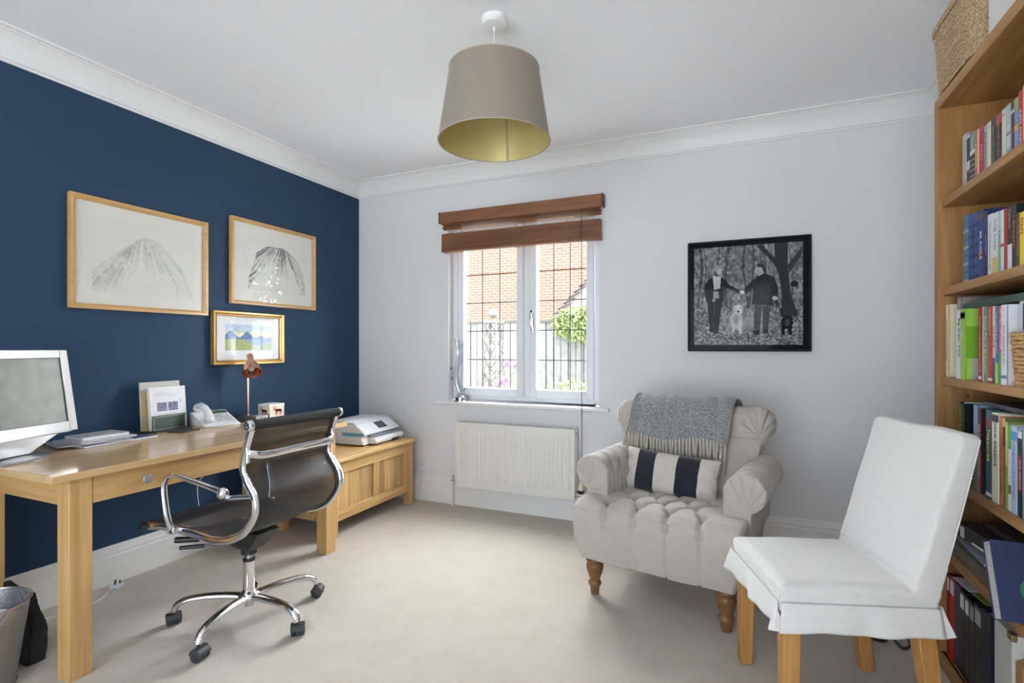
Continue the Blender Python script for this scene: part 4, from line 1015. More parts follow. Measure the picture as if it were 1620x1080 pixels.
# rear brace
def pz(z):
    for a, b_ in zip(prof3[56:], prof3[57:]):
        if a.z <= z <= b_.z: return a.x+(b_.x-a.x)*(z-a.z)/(b_.z-a.z)
    return 0.22
zb_ = 0.795; xb = pz(zb_)
p = MB(); p.tube(catmull([(xb+0.010, -HWD, zb_), (xb+0.026, -HWD+0.012, zb_-0.004), (xb+0.040, -HWD+0.06, zb_-0.012), (xb+0.044, 0, zb_-0.012), (xb+0.040, HWD-0.06, zb_-0.012), (xb+0.026, HWD-0.012, zb_-0.004), (xb+0.010, HWD, zb_)], 8), 1, 14, sect=(0.0175, 0.008), up=(0.15, 0, 1))
for s_ in (-1, 1):
    p.tube([(xb+0.012, s_*HWD, zb_-0.035), (xb+0.013, s_*HWD, zb_+0.035)], 1, 12, sect=(0.009, 0.010), up=(0, 1, 0)); p.sphere((xb+0.014, s_*(HWD-0.002), zb_+0.030), 0.010, seg=12, ring=8)
p.build('back_brace', CHROME, oc, smooth=60)
# under-seat cross bars
p = MB(); p.tube([(0.05, -HWD, 0.436), (0.05, -0.10, 0.408), (0.05, 0.10, 0.408), (0.05, HWD, 0.436)], 0.010, 12); p.tube([(-0.14, -HWD, 0.446), (-0.14, -0.10, 0.410), (-0.14, 0.10, 0.410), (-0.14, HWD, 0.446)], 0.010, 12)
p.build('cross_bar', CHROME, oc, smooth=60)
# arms
for s_ in (-1, 1):
    ya = s_*(HWD+0.020); yb = s_*(HWD+0.034)
    P = catmull([(-0.150, ya, 0.452), (-0.157, yb, 0.520), (-0.176, yb, 0.625), (-0.160, yb, 0.668), (-0.115, yb, 0.684), (0.0, yb, 0.671), (0.10, yb, 0.657), (0.160, yb, 0.647)], 6)
    p = MB(); p.tube(P, 1, 16, sect=(0.0135, 0.0095), up=(0, 1, 0)); a_ = p.build('arm', CHROME, oc, smooth=60)
    p = MB(); M = Matrix.Rotation(PI/2, 3, 'X')
    p.lathe([(0.0, -0.019), (0.015, -0.017), (0.022, -0.008), (0.023, 0.0), (0.022, 0.008), (0.015, 0.017), (0, 0.019)], (0.170, yb, 0.641), M, 24)
    p.tube([(0.150, yb, 0.629), (0.195, s_*(HWD+0.022), 0.623), (0.26, s_*(HWD+0.014), 0.632), (0.296, s_*(HWD+0.008), 0.636)], 0.0095, 14)
    p.build('arm_bracket', CHROME, a_, smooth=50)
    p = MB(); p.tube([(v.x+0.006 if v.z > 0.5 else v.x, s_*(HWD+0.012), v.z) for v in prof3[37:52]], 1, 12, sect=(0.005, 0.014), up=(0, 1, 0))
    p.build('joint_plate', CHROME, a_, smooth=60)
    p = MB(); p.cbox((-0.150, s_*(HWD+0.016), 0.449), (0.05, 0.030, 0.022)); p.build('foot_bracket', CHROME, a_, bevel=0.006, seg=3)
# mechanism
p = MB(); p.loft([[Vector(q) for q in ((-0.15, -0.06, 0.408), (0.12, -0.06, 0.408), (0.12, 0.06, 0.408), (-0.15, 0.06, 0.408))], [Vector(q) for q in ((-0.13, -0.05, 0.365), (0.07, -0.05, 0.345), (0.07, 0.05, 0.345), (-0.13, 0.05, 0.365))], [Vector(q) for q in ((-0.045, -0.035, 0.318), (0.04, -0.035, 0.318), (0.04, 0.035, 0.318), (-0.045, 0.035, 0.318))]])
p.lathe([(0.030, 0.292), (0.033, 0.296), (0.033, 0.325), (0.028, 0.33)], seg=24)
mc = p.build('tilt_mechanism', mat('black_powder_coat', (0.014, 0.014, 0.015), 0.5), oc, bevel=0.004)
for a0, a1, r_ in (((-0.06, -0.05, 0.372), (-0.235, -0.175, 0.374), 0.0135), ((-0.03, -0.045, 0.350), (-0.205, -0.175, 0.345), 0.009)):
    A, B_ = Vector(a0), Vector(a1); mid = A.lerp(B_, 0.55)
    p = MB(); p.cyl(A, mid, 0.005, seg=10); lv = p.build('lever', mat('dark_steel', (0.10, 0.10, 0.11), 0.4, 0.8), mc)
    p = MB(); nn_ = 14; p.tube([mid.lerp(B_, k/(nn_*2)) for k in range(nn_*2+1)], [r_*(0.7 if k in (0, nn_*2) else (1.0 if k % 2 else 0.9)) for k in range(nn_*2+1)], 14); p.build('lever_grip', BLACKP, lv, smooth=60)
# column
p = MB(); p.lathe([(0.024, 0.105), (0.0245, 0.262), (0.0, 0.262)], seg=32); col_ = p.build('gas_column', CHROME, oc)
p = MB(); p.lathe([(0.0255, 0.262), (0.0255, 0.271), (0.018, 0.273)], seg=32); p.build('column_collar', BLACKP, col_)
p = MB(); p.cyl((0, 0, 0.265), (0, 0, 0.30), 0.014, seg=20); p.build('inner_rod', BRUSHED, col_)
p = MB(); p.lathe([(0.0, 0.062), (0.020, 0.064), (0.022, 0.078), (0.036, 0.084), (0.046, 0.100), (0.044, 0.116), (0.030, 0.128), (0.025, 0.135)], seg=32); hub = p.build('hub', CHROME, oc, smooth=50)
for k in range(5):
    an = math.radians(-3+72*k-0.0)
    R_ = Matrix.Rotation(an, 4, 'Z')
    P = catmull([(0.025, 0, 0.104), (0.10, 0, 0.112), (0.19, 0, 0.113), (0.255, 0, 0.104), (0.292, 0, 0.086), (0.303, 0, 0.062)], 5)
    m_ = len(P)
    p = MB()
    rings = []
    for i, q in enumerate(P):
        t = (P[min(i+1, m_-1)]-P[max(i-1, 0)]).normalized(); nn = Vector((t.z, 0, -t.x))*-1; u = i/(m_-1)
        hwid = 0.021*(1-u)+0.0175*u; hh_ = 0.017*(1-u)+0.0145*u
        rings.append([R_ @ (q+Vector((0, 1, 0))*hwid*math.cos(a_)+nn*hh_*math.sin(a_)*(1 if math.sin(a_) > 0 else 0.8)) for a_ in [2*PI*j/16 for j in range(16)]])
    p.loft(rings); leg = p.build('base_arm', CHROME, oc, smooth=60)
    # castor, each turned its own way
    cx, cy = R_ @ Vector((0.303, 0, 0)) .xyz if False else (0.303*math.cos(an), 0.303*math.sin(an)); cx, cy = 0.303*math.cos(an), 0.303*math.sin(an)
    th = (2.3, 0.5, 1.2, 2.75, 0.15)[k]; CM = Matrix.Translation((cx+0.010*math.cos(th), cy+0.010*math.sin(th), 0.0255)) @ Matrix.Rotation(th, 4, 'Z')
    p = MB(); p.cyl((cx, cy, 0.045), (cx, cy, 0.070), 0.006, seg=10)
    M2 = CM @ Matrix.Rotation(PI/2, 4, 'X')
    rr = [(0.0, -0.011), (0.020, -0.011)]
    p.lathe([(0.0, -0.009), (0.024, -0.009), (0.024, 0.009), (0.0, 0.009)], (0, 0, 0), M2, 24)
    hood = []
    for yv in (-0.0275, 0.0275):
        hood.append([CM @ Vector((0.0285*math.cos(a_), yv, 0.0285*math.sin(a_))) for a_ in [math.radians(8+165*j/18) for j in range(19)]]+[CM @ Vector((0.015*math.cos(a_), yv, 0.015*math.sin(a_))) for a_ in [math.radians(173-165*j/10) for j in range(11)]])
    p.loft(hood); cs = p.build('caster', CASTER, leg, bevel=0.002, smooth=40)
    for sg in (-1, 1):
        p = MB(); p.lathe([(0.0, sg*0.011), (0.0245, sg*0.011), (0.0255, sg*0.013), (0.0255, sg*0.023), (0.022, sg*0.0265), (0.0, sg*0.0285)], (0, 0, 0), M2, 28); p.build('wheel', CASTER, cs, smooth=40)

# ================================================================== ARMCHAIR
LINEN = fabric('warm_grey_linen', (0.455, 0.415, 0.375), 380, 0.07, bump=0.35)
ac = thing('armchair', 'grey linen scroll armchair with a buttoned seat and turned wooden legs', 'armchair', (2.59, -1.065, 0), math.radians(-10.6))
def gauss(d, s): return np.exp(-(d/s)**2)
def segd(P, A, B):
    A = np.array(A); B = np.array(B); AB = B-A; t = np.clip(((P-A)@AB)/(AB@AB), 0, 1); return np.linalg.norm(P-(A+t[:, None]*AB), axis=1)
ROWS = [(-0.005, [-0.224, -0.079, 0.066, 0.211]), (0.105, [-0.152, -0.007, 0.138]), (0.215, [-0.224, -0.079, 0.066, 0.211]), (0.325, [-0.152, -0.007, 0.138])]
CREASE_X = [-0.212, -0.070, 0.074, 0.218]
def seat_prims(p):
    # front body, slightly bellied, plus body between and under the arms
    prof = [(-0.085, 0.185), (-0.108, 0.30), (-0.118, 0.385), (-0.105, 0.440), (-0.06, 0.462), (0.03, 0.468), (0.45, 0.445), (0.55, 0.44), (0.55, 0.185)]
    rings = []
    for x, k in ((-0.372, 0.0), (-0.360, 1), (0.372, 1), (0.384, 0.0)):
        kk = 0.80 if k == 0 else 1.0
        rings.append([Vector((x-0.0+(0.03 if (z < 0.25 and x < 0) else (-0.03 if z < 0.25 else 0)), y+(0.015 if k == 0 and y < 0 else 0), 0.185+(z-0.185)*(0.94 if k == 0 else 1))) for y, z in prof])
    p.loft(rings)
def seat_disp(co, no):
    top = np.clip(no[:, 2]*1.4, 0, 1)*(co[:, 2] > 0.38)
    xy = co[:, :2]; d = np.zeros(len(co))
    for r_, (y, xs) in enumerate(ROWS):
        for x in xs:
            d -= 0.034*gauss(np.hypot(xy[:, 0]-x, xy[:, 1]-y), 0.026)*top
            if r_+1 < len(ROWS):
                y2, xs2 = ROWS[r_+1]
                for x2 in xs2:
                    if abs(x2-x) < 0.1: d -= 0.014*gauss(segd(xy, (x, y), (x2, y2)), 0.011)*top
    front = (co[:, 1] < -0.0)
    for i, x in enumerate(CREASE_X):
        x0 = ROWS[0][1][i]
        xx = np.where(co[:, 2] > 0.44, x0+(x-x0)*np.clip(-co[:, 1]/0.09, 0, 1), x)
        amp = np.where(co[:, 2] > 0.40, 0.022, (0.003, 0.004, 0.0085, 0.0085)[i])
        amp = np.where((co[:, 2] > 0.36) & (co[:, 2] <= 0.40), 0.007+0.015*(co[:, 2]-0.36)/0.04, amp)
        wid = np.where(co[:, 2] > 0.40, 0.012, 0.0045)
        d -= amp*np.exp(-((co[:, 0]-xx)/wid)**2)*front*(no[:, 1] < 0.3)
    # cushiony rise between buttons
    d += 0.008*top
    # wavy lower edge
    out = co+no*d[:, None]
    low = np.clip((0.30-out[:, 2])/0.10, 0, 1)
    out[:, 2] += low*(0.010+0.002*np.cos(out[:, 0]*2*PI/0.29+0.5))
    return out
soft('seat_body', LINEN, ac, seat_prims, 0.0050, 8, seat_disp)
for s_, cxs in ((1, 0.372), (-1, -0.350)):
    def arm_prims(p, s_=s_, cxs=cxs):
        cz, r_ = 0.578, 0.086
        p.box(*sorted((cxs-s_*0.092, cxs+s_*0.022)), 0.045, 0.56, 0.36, 0.60)
        M = Matrix.Rotation(-PI/2, 3, 'X')
        p.lathe([(r_*0.93, 0.040), (r_, 0.052), (r_, 0.56)], (cxs-s_*0.004, 0, cz), M, 40)
    def arm_disp(co, no, s_=s_, cxs=cxs):
        cz = 0.578; d = np.zeros(len(co)); X = (co[:, 0]-(cxs-s_*0.004))*s_; Z = co[:, 2]-cz; rad = np.hypot(X, Z); an = np.arctan2(Z, X)
        fr = np.clip(-no[:, 1]*1.5, 0, 1)
        # pleats on the front face run to the underside of the scroll
        px_, pz_ = 0.012, -0.072
        a2 = np.arctan2(Z-pz_, X-px_); r2 = np.hypot(X-px_, Z-pz_)
        for a in (0.55, 0.95, 1.35, 1.75, 2.15): d -= 0.009*np.exp(-((a2-a)*r2/0.0045)**2)*np.clip(r2/0.03, 0, 1)*np.clip((0.165-r2)/0.02, 0, 1)*fr
        d -= 0.006*fr*gauss(rad-0.070, 0.006)*(an > -1.2)*0.4
        d -= 0.008*gauss(r2, 0.02)*fr
        # gathered pleats over the top and inner side
        side = 1-np.clip(-no[:, 1]*1.5, 0, 1)
        for y in (0.145, 0.245, 0.345, 0.445): d -= 0.009*gauss(co[:, 1]-y, 0.008)*side*((X < 0.03) | (Z > 0.02))*(co[:, 2] > 0.46)
        for y in (0.095, 0.195, 0.295, 0.395): d -= 0.004*gauss(co[:, 1]-y, 0.007)*side*(X < -0.05)*(co[:, 2] < 0.60)*(co[:, 2] > 0.46)
        for y, zz in ((0.145, 0.60), (0.245, 0.60), (0.345, 0.60)): d -= 0.015*gauss(np.hypot(co[:, 1]-y, co[:, 2]-zz), 0.022)*side*(X < -0.04)
        return co+no*d[:, None]
    soft('arm', LINEN, ac, arm_prims, 0.0045, 5, arm_disp)
def back_prims(p):
    rings = []
    for z, y in ((0.20, 0.46), (0.45, 0.435), (0.62, 0.468), (0.74, 0.492), (0.83, 0.515)):
        hx = 0.352+0.010*(z > 0.7)
        rings.append([Vector(q) for q in ((-hx, y, z), (hx, y, z), (hx, y+0.13, z), (-hx, y+0.13, z))])
    p.loft(rings)
    M = Matrix.Rotation(PI/2, 3, 'Y')
    p.lathe([(0.0, -0.418), (0.040, -0.414), (0.062, -0.398), (0.076, -0.368), (0.080, -0.32), (0.080, 0.32), (0.076, 0.368), (0.062, 0.398), (0.040, 0.414), (0.0, 0.418)], (0, 0.585, 0.816), M, 40)
    for s_ in (-1, 1):
        p.sphere((s_*0.338, 0.555, 0.812), (0.080, 0.078, 0.092)); p.sphere((s_*0.345, 0.535, 0.76), (0.045, 0.06, 0.06))
def back_disp(co, no):
    d = np.zeros(len(co)); f = np.clip(-no[:, 1]*1.3, 0, 1)
    for z in (0.735, 0.665): d -= 0.007*gauss(co[:, 2]-z-0.02*np.abs(co[:, 0])*(z > 0.7), 0.006)*(np.abs(no[:, 2]) < 0.7)
    for s_ in (-1, 1):
        cx, cz = s_*0.362, 0.752; X = (co[:, 0]-cx)*s_; Z = co[:, 2]-cz; a2 = np.arctan2(Z, X); r2 = np.hypot(X, Z)
        for a in (0.95, 1.3, 1.7, 2.15, 2.6): d -= 0.010*np.exp(-((a2-a)*r2/0.006)**2)*np.clip(r2/0.03, 0, 1)*np.clip((0.15-r2)/0.03, 0, 1)*(co[:, 1] < 0.62)*(co[:, 0]*s_ > 0.2)
        d -= 0.014*gauss(r2, 0.022)*(co[:, 1] < 0.6)
    d -= 0.012*gauss(np.hypot(np.abs(co[:, 0])-0.225, co[:, 2]-0.735), 0.03)*f
    return co+no*d[:, None]
soft('back', LINEN, ac, back_prims, 0.006, 6, back_disp)
LEGW = wood('turned_leg_wood', (0.13, 0.060, 0.020), (0.24, 0.115, 0.042), 2, 0.35, 1.0)
for x, y in ((-0.304, 0.0), (0.304, 0.0), (-0.29, 0.52), (0.29, 0.52)):
    p = MB(); p.lathe([(0.0, 0.0), (0.016, 0.0), (0.020, 0.004), (0.023, 0.036), (0.024, 0.040), (0.032, 0.050), (0.033, 0.058), (0.024, 0.070), (0.026, 0.078), (0.036, 0.105), (0.042, 0.130), (0.041, 0.148), (0.034, 0.156), (0.036, 0.160), (0.043, 0.164), (0.044, 0.173), (0.038, 0.180), (0.030, 0.184), (0.0, 0.186)], (x, y, 0), None, 32)
    lg = p.build('leg', LEGW, ac, smooth=50)
    p = MB(); p.box(x-0.041, x+0.041, y-0.041, y+0.041, 0.182, 0.212); p.build('leg_block', LEGW, lg, bevel=0.002)

# ---- cushion resting against the back
cu = thing('cushion', 'oblong cushion with cream linen and navy velvet stripes on the armchair', 'cushion', (2.59, -1.065, 0), math.radians(-10.6))
CWm = [fabric('natural_cushion_linen', (0.56, 0.52, 0.45), 420, 0.08), mat('navy_velvet', (0.006, 0.007, 0.018), 0.85, sheen=0.5, bump=(30, 0.2))]
cW, cH, cT = 0.245, 0.112, 0.060
CMx = Matrix.Translation((-0.045, 0.352, 0.545)) @ Matrix.Rotation(math.radians(3), 4, 'Y') @ Matrix.Rotation(math.radians(-16), 4, 'X')
V = []; F = []; MI = []; nu, nv = 84, 40
edges = [-1.0, -0.70, -0.285, 0.175, 0.62, 1.0]
for sgn in (-1, 1):
    b0 = len(V)
    for i in range(nu+1):
        for jj in range(nv+1):
            u, v_ = 2*i/nu-1, 2*jj/nv-1
            px = u*cW*(1-0.05*(1-v_*v_)*abs(u)**3); pz_ = v_*cH*(1-0.07*(1-u*u)*abs(v_)**3)
            th = cT*((1-abs(u)**2.6)*(1-abs(v_)**2.6))**0.42
            wr = 0.0035*math.sin(u*23+v_*5)*(1-abs(u))*abs(v_)+0.004*math.sin(9*u*v_+4*v_)
            sl_ = 0.012*math.exp(-((abs(u)-0.93)/0.09)**2)*math.sin(v_*9+u*3)
            V.append(CMx @ Vector((px, sgn*(th+wr*(th/cT))+sl_*(1-v_*v_), pz_)))
    for i in range(nu):
        uc = 2*(i+0.5)/nu-1; k = sum(uc > e for e in edges[1:-1]) % 2
        for jj in range(nv):
            a = b0+i*(nv+1)+jj; F.append((a, a+1, a+nv+2, a+nv+1) if sgn < 0 else (a, a+nv+1, a+nv+2, a+1)); MI.append(k)
me = fast_mesh('cushion_cover', V, F); me.polygons.foreach_set('material_index', MI)
bm_ = bmesh.new(); bm_.from_mesh(me); bmesh.ops.remove_doubles(bm_, verts=bm_.verts, dist=1e-4); bmesh.ops.recalc_face_normals(bm_, faces=bm_.faces); bm_.to_mesh(me); bm_.free()
link_mesh('cushion_cover', me, CWm, cu, smooth=180)

# ---- throw over the back
tw = thing('throw', 'grey herringbone wool throw with a cream fringe hung over the armchair back', 'blanket', (2.59, -1.065, 0), math.radians(-10.6))
wool = bpy.data.materials.new('grey_herringbone_wool'); wool.use_nodes = True
N, Lk = nt(wool); b = N['Principled BSDF']; b.inputs['Roughness'].default_value = 1.0; b.inputs['Sheen Weight'].default_value = 0.6; b.inputs['Specular IOR Level'].default_value = 0.1
uvn = N.new('ShaderNodeUVMap'); uvn.uv_map = 'UVMap'; sp = N.new('ShaderNodeSeparateXYZ'); Lk.new(uvn.outputs[0], sp.inputs[0])
pp = N.new('ShaderNodeMath'); pp.operation = 'PINGPONG'; pp.inputs[1].default_value = 0.016; Lk.new(sp.outputs[0], pp.inputs[0])
ad = N.new('ShaderNodeMath'); ad.operation = 'ADD'; Lk.new(pp.outputs[0], ad.inputs[0]); Lk.new(sp.outputs[1], ad.inputs[1])
ml = N.new('ShaderNodeMath'); ml.operation = 'MULTIPLY'; ml.inputs[1].default_value = 620; Lk.new(ad.outputs[0], ml.inputs[0])
sn = N.new('ShaderNodeMath'); sn.operation = 'SINE'; Lk.new(ml.outputs[0], sn.inputs[0])
tc = N.new('ShaderNodeTexCoord'); nz = N.new('ShaderNodeTexNoise'); nz.inputs['Scale'].default_value = 140; nz.inputs['Detail'].default_value = 4; Lk.new(tc.outputs['Object'], nz.inputs['Vector'])
ma = N.new('ShaderNodeMath'); ma.operation = 'MULTIPLY_ADD'; ma.inputs[1].default_value = 0.11; Lk.new(sn.outputs[0], ma.inputs[0]); Lk.new(nz.outputs[0], ma.inputs[2])
rr = N.new('ShaderNodeValToRGB'); rr.color_ramp.elements[0].position = 0.30; rr.color_ramp.elements[0].color = (0.11, 0.115, 0.12, 1); rr.color_ramp.elements[1].position = 0.72; rr.color_ramp.elements[1].color = (0.42, 0.42, 0.42, 1)
Lk.new(ma.outputs[0], rr.inputs[0]); Lk.new(rr.outputs[0], b.inputs['Base Color'])
bp = N.new('ShaderNodeBump'); bp.inputs['Strength'].default_value = 0.7; bp.inputs['Distance'].default_value = 0.004; Lk.new(ma.outputs[0], bp.inputs['Height']); Lk.new(bp.outputs[0], b.inputs['Normal'])
path = catmull([(0, 0.452, 0.700), (0, 0.468, 0.765), (0, 0.482, 0.820), (0, 0.500, 0.868), (0, 0.545, 0.906), (0, 0.590, 0.914), (0, 0.645, 0.892), (0, 0.682, 0.835), (0, 0.690, 0.74), (0, 0.688, 0.62)], 8)
npth = len(path)-1; nx = 60
V = []; F = []; UV = []
clen = [0]
for a, b_ in zip(path[:-1], path[1:]): clen.append(clen[-1]+(b_-a).length)
rs = random.Random(4); wv = [rs.uniform(0, 6.28) for _ in range(4)]
def throw_pt(u, k, off=0.0):
    q = path[k]; t = (path[min(k+1, npth)]-path[max(k-1, 0)]).normalized(); nn = Vector((0, -t.z, t.y))
    if q.y > 0.62 or True: pass
    s_ = clen[k]; xl = -0.318+0.030*min(1, s_/0.20); xr = 0.205+0.030*min(1, s_/0.2)
    fold = 0.006*math.sin(u*17+wv[0])+0.005*math.sin(u*31+wv[1]+s_*6)+0.004*math.sin(u*7+s_*14)
    edge = 0.010*math.exp(-((u-0.955)/0.03)**2)
    low = 0.014*math.sin(u*9+1.0)*max(0, 1-s_/0.12)
    return Vector((xl+(xr-xl)*u+0.006*math.sin(s_*22), q.y, q.z+low))+nn*(0.010+abs(fold)+edge+off)
for k in range(npth+1):
    for i in range(nx+1): V.append(throw_pt(i/nx, k)); UV.append((i/nx*0.53, clen[k]))
for k in range(npth):
    for i in range(nx): a = k*(nx+1)+i; F.append((a, a+1, a+nx+2, a+nx+1))
me = fast_mesh('wool_cloth', V, F); uvl = me.uv_layers.new(name='UVMap')
for lp in me.loops: uvl.data[lp.index].uv = UV[lp.vertex_index]
link_mesh('wool_cloth', me, wool, tw, smooth=180, solid=0.009)
FRM = mat('cream_wool_fringe', (0.50, 0.46, 0.38), 1.0, bump=(300, 0.5))
for i in range(31):
    u = i/30; q = throw_pt(u, 0); rs2 = random.Random(i)
    L_ = 0.085+0.015*rs2.random(); ex = 0
    if i in (0, 30): L_ = 0.135
    dx = 0.012*(rs2.random()-0.5)-(0.030 if i == 0 else 0)
    p = MB(); p.tube([q+Vector((0, 0.0, 0.018)), q+Vector((dx*0.2, -0.004, -0.015)), q+Vector((dx*0.7, -0.010+0.004*rs2.random(), -L_*0.55)), q+Vector((dx*1.2, -0.009, -L_))], [0.0058, 0.0072, 0.0068, 0.0035], 8); p.build('tassel', FRM, tw, smooth=180)
for u in (0.0, 1.0):
    p = MB(); p.tube([throw_pt(u, k, 0.002) for k in range(0, npth-6, 2)], 0.0055, 8); p.build('edge_cord', mat('grey_wool_edge', (0.24, 0.235, 0.22), 1.0), tw, smooth=180)

# ================================================================== DINING CHAIR WITH LOOSE COVER
dc = thing('dining_chair', 'oak legged dining chair in a loose off-white linen cover beside the bookcase', 'chair', (3.18, -1.4515, 0), math.radians(-71.3))
SLIP = fabric('off_white_slipcover', (0.72, 0.70, 0.67), 520, 0.05, bump=0.22)
OAKL = wood('golden_oak_leg', (0.36, 0.165, 0.045), (0.56, 0.29, 0.09), 2, 0.4, 1.2)
def tl(x, y0, x1, y1, a, b_):     # tapered leg from top to floor
    p = MB(); p.loft([[Vector(q) for q in ((x-a, y0-a, 0.42), (x+a, y0-a, 0.42), (x+a, y0+a, 0.42), (x-a, y0+a, 0.42))], [Vector(q) for q in ((x1-b_, y1-b_, 0), (x1+b_, y1-b_, 0), (x1+b_, y1+b_, 0), (x1-b_, y1+b_, 0))]])
    p.build('leg', OAKL, dc, bevel=0.003)
tl(-0.185, -0.165, -0.190, -0.168, 0.027, 0.021); tl(0.185, -0.165, 0.190, -0.168, 0.027, 0.021)
tl(-0.180, 0.215, -0.186, 0.268, 0.027, 0.021); tl(0.180, 0.215, 0.186, 0.268, 0.027, 0.021)
def cover_prims(p):
    rings = []
    for z, g in ((0.392, 0.0), (0.452, 0.0), (0.470, -0.005), (0.480, -0.030)):
        rings.append([Vector(q) for q in ((-0.218-g, -0.205-g, z), (0.218+g, -0.205-g, z), (0.218+g, 0.225, z), (-0.218-g, 0.225, z))])
    p.loft(rings)
    rings = []
    for z, y, hx, t in ((0.392, 0.170, 0.218, 0.080), (0.48, 0.185, 0.218, 0.080), (0.70, 0.248, 0.220, 0.068), (0.90, 0.306, 0.221, 0.058), (0.932, 0.315, 0.219, 0.055), (0.943, 0.322, 0.205, 0.040)):
        rings.append([Vector(q) for q in ((-hx, y, z), (hx, y, z), (hx, y+t, z), (-hx, y+t, z))])
    p.loft(rings)
def cover_disp(co, no):
    d = np.zeros(len(co))
    side = (np.abs(co[:, 0]) > 0.19)
    # seam running round the seat edge and up the back edges
    bx = (co[:, 1] > 0.17) & (co[:, 2] > 0.5)
    yb_ = 0.185+(co[:, 2]-0.48)*0.287
    d += 0.002*gauss(co[:, 2]-0.462, 0.004)*(co[:, 1] < 0.19)
    x, y, z = co.T
    d += 0.0025*np.sin(x*21+y*9)*np.sin(y*15-x*7)*(no[:, 2] > 0.7)
    d += 0.003*np.sin(z*26+x*5)*np.sin(x*8+1)*bx*0.5
    d += 0.002*np.sin((x*1.5+z*2.2)*38)*(z < 0.46)
    d -= 0.007*gauss(y-(0.180), 0.010)*(no[:, 2] > 0.3)*(z < 0.55)*(z > 0.44)
    return co+no*d[:, None]
soft('seat_cover', SLIP, dc, cover_prims, 0.0060, 9, cover_disp)
for s_ in (-1, 1):
    p = MB(); p.tube(catmull([(s_*0.214, 0.247, 0.44), (s_*0.216, 0.262, 0.50), (s_*0.218, 0.312, 0.70), (s_*0.2185, 0.359, 0.90), (s_*0.214, 0.366, 0.925)], 8), 0.0022, 6); p.build('piping', SLIP, dc, smooth=180)
# skirt: hangs below the seat, flaring, with open kick pleats at the corners
def skirt(name, A, B, drop, flareA, flareB, out, wav, seed):
    A, B, out = Vector(A), Vector(B), Vector(out); t = (B-A).normalized()
    p = MB(); rs = random.Random(seed); ph = rs.uniform(0, 6)
    def fn(u, v_):
        q = A.lerp(B, u); ed = max(0, 1-u/0.14)*flareA-max(0, 1-(1-u)/0.14)*flareB
        o_ = out*(0.006+v_*(0.010+wav*math.sin(u*11+ph)+0.6*wav*math.sin(u*23+ph*2)+0.008*(max(0, 1-u/0.12)+max(0, 1-(1-u)/0.12))))
        return q+o_-t*ed*v_+Vector((0, 0, -drop*v_+0.004*math.sin(u*9+ph)*v_))
    p.grid(fn, 40, 10); p.build(name, SLIP, dc, smooth=180, solid=0.003)
zs = 0.425
skirt('skirt', (-0.218, -0.205, zs), (0.218, -0.205, zs), 0.080, 0.008, 0.010, (0, -1, 0), 0.007, 1)
skirt('skirt', (0.220, -0.203, zs), (0.220, 0.252, zs), 0.085, 0.012, 0.004, (1, 0, 0), 0.005, 2)
skirt('skirt', (-0.220, 0.252, zs), (-0.220, -0.203, zs), 0.080, 0.004, 0.012, (-1, 0, 0), 0.006, 3)
skirt('skirt', (0.218, 0.255, zs), (-0.218, 0.255, zs), 0.085, 0.012, 0.012, (0, 1, 0), 0.006, 4)
# pleat flaps folded at three corners
def flap(P):
    p = MB(); p.loft([[Vector(q) for q in P[:3]], [Vector(q)+Vector((0.003, 0.003, 0)) for q in P[:3]]]); p.build('pleat_flap', SLIP, dc, smooth=0)
flap([(0.210, -0.218, 0.420), (0.215, -0.240, 0.337), (0.232, -0.200, 0.340)])
flap([(0.224, 0.252, 0.425), (0.232, 0.248, 0.340), (0.236, 0.282, 0.350)])
flap([(-0.216, -0.208, 0.43), (-0.222, -0.232, 0.350), (-0.236, -0.205, 0.352)])

# ================================================================== BOOKCASE (front towards -x)
BX, BY0, BY1 = 3.630, -1.009, -2.06
bcs = thing('bookcase', 'tall oak open bookcase against the right hand wall', 'bookcase', (3.79, -1.53, 0))
def BP(x, y): return (x-3.79, y+1.53)
def bbox(nm, x0, x1, y0, y1, z0, z1, m=OAK_Y, bev=0.002):
    p = MB(); p.box(x0-3.79, x1-3.79, y0+1.53, y1+1.53, z0, z1); return p.build(nm, m, bcs, bevel=bev)
bbox('side_panel', BX, 3.945, BY0-0.040, BY0, 0, 2.105, OAK_Z); bbox('side_panel', BX, 3.945, BY1, BY1+0.040, 0, 2.105, OAK_Z)
bbox('top_panel', BX, 3.945, BY1, BY0, 2.105, 2.145, OAK_Y, 0.003)
SHZ = (1.757, 1.425, 1.092, 0.733, 0.452, 0.055)
for i, z in enumerate(SHZ):
    th = 0.055 if i == 5 else (0.033 if i in (3, 4) else 0.029)
    bbox('shelf', BX+0.012, 3.938, BY1+0.040, BY0-0.040, z-th if i < 5 else 0.02, z)
bbox('back_panel', 3.938, 3.946, BY1+0.040, BY0-0.040, 0.02, 2.105, OAK_Z, 0)
bbox('plinth', BX+0.004, BX+0.022, BY1+0.040, BY0-0.040, 0, 0.055, OAK_Y)
p = MB()
for z in (1.35, 1.60, 1.68, 1.02, 0.96):
    p.cyl((3.72-3.79, BY0-0.0398+1.53, z), (3.72-3.79, BY0-0.0408+1.53, z), 0.004, seg=8)
p.build('peg_hole', mat('dark_peg_hole', (0.03, 0.015, 0.006), 0.9), bcs)['kind'] = 'stuff'

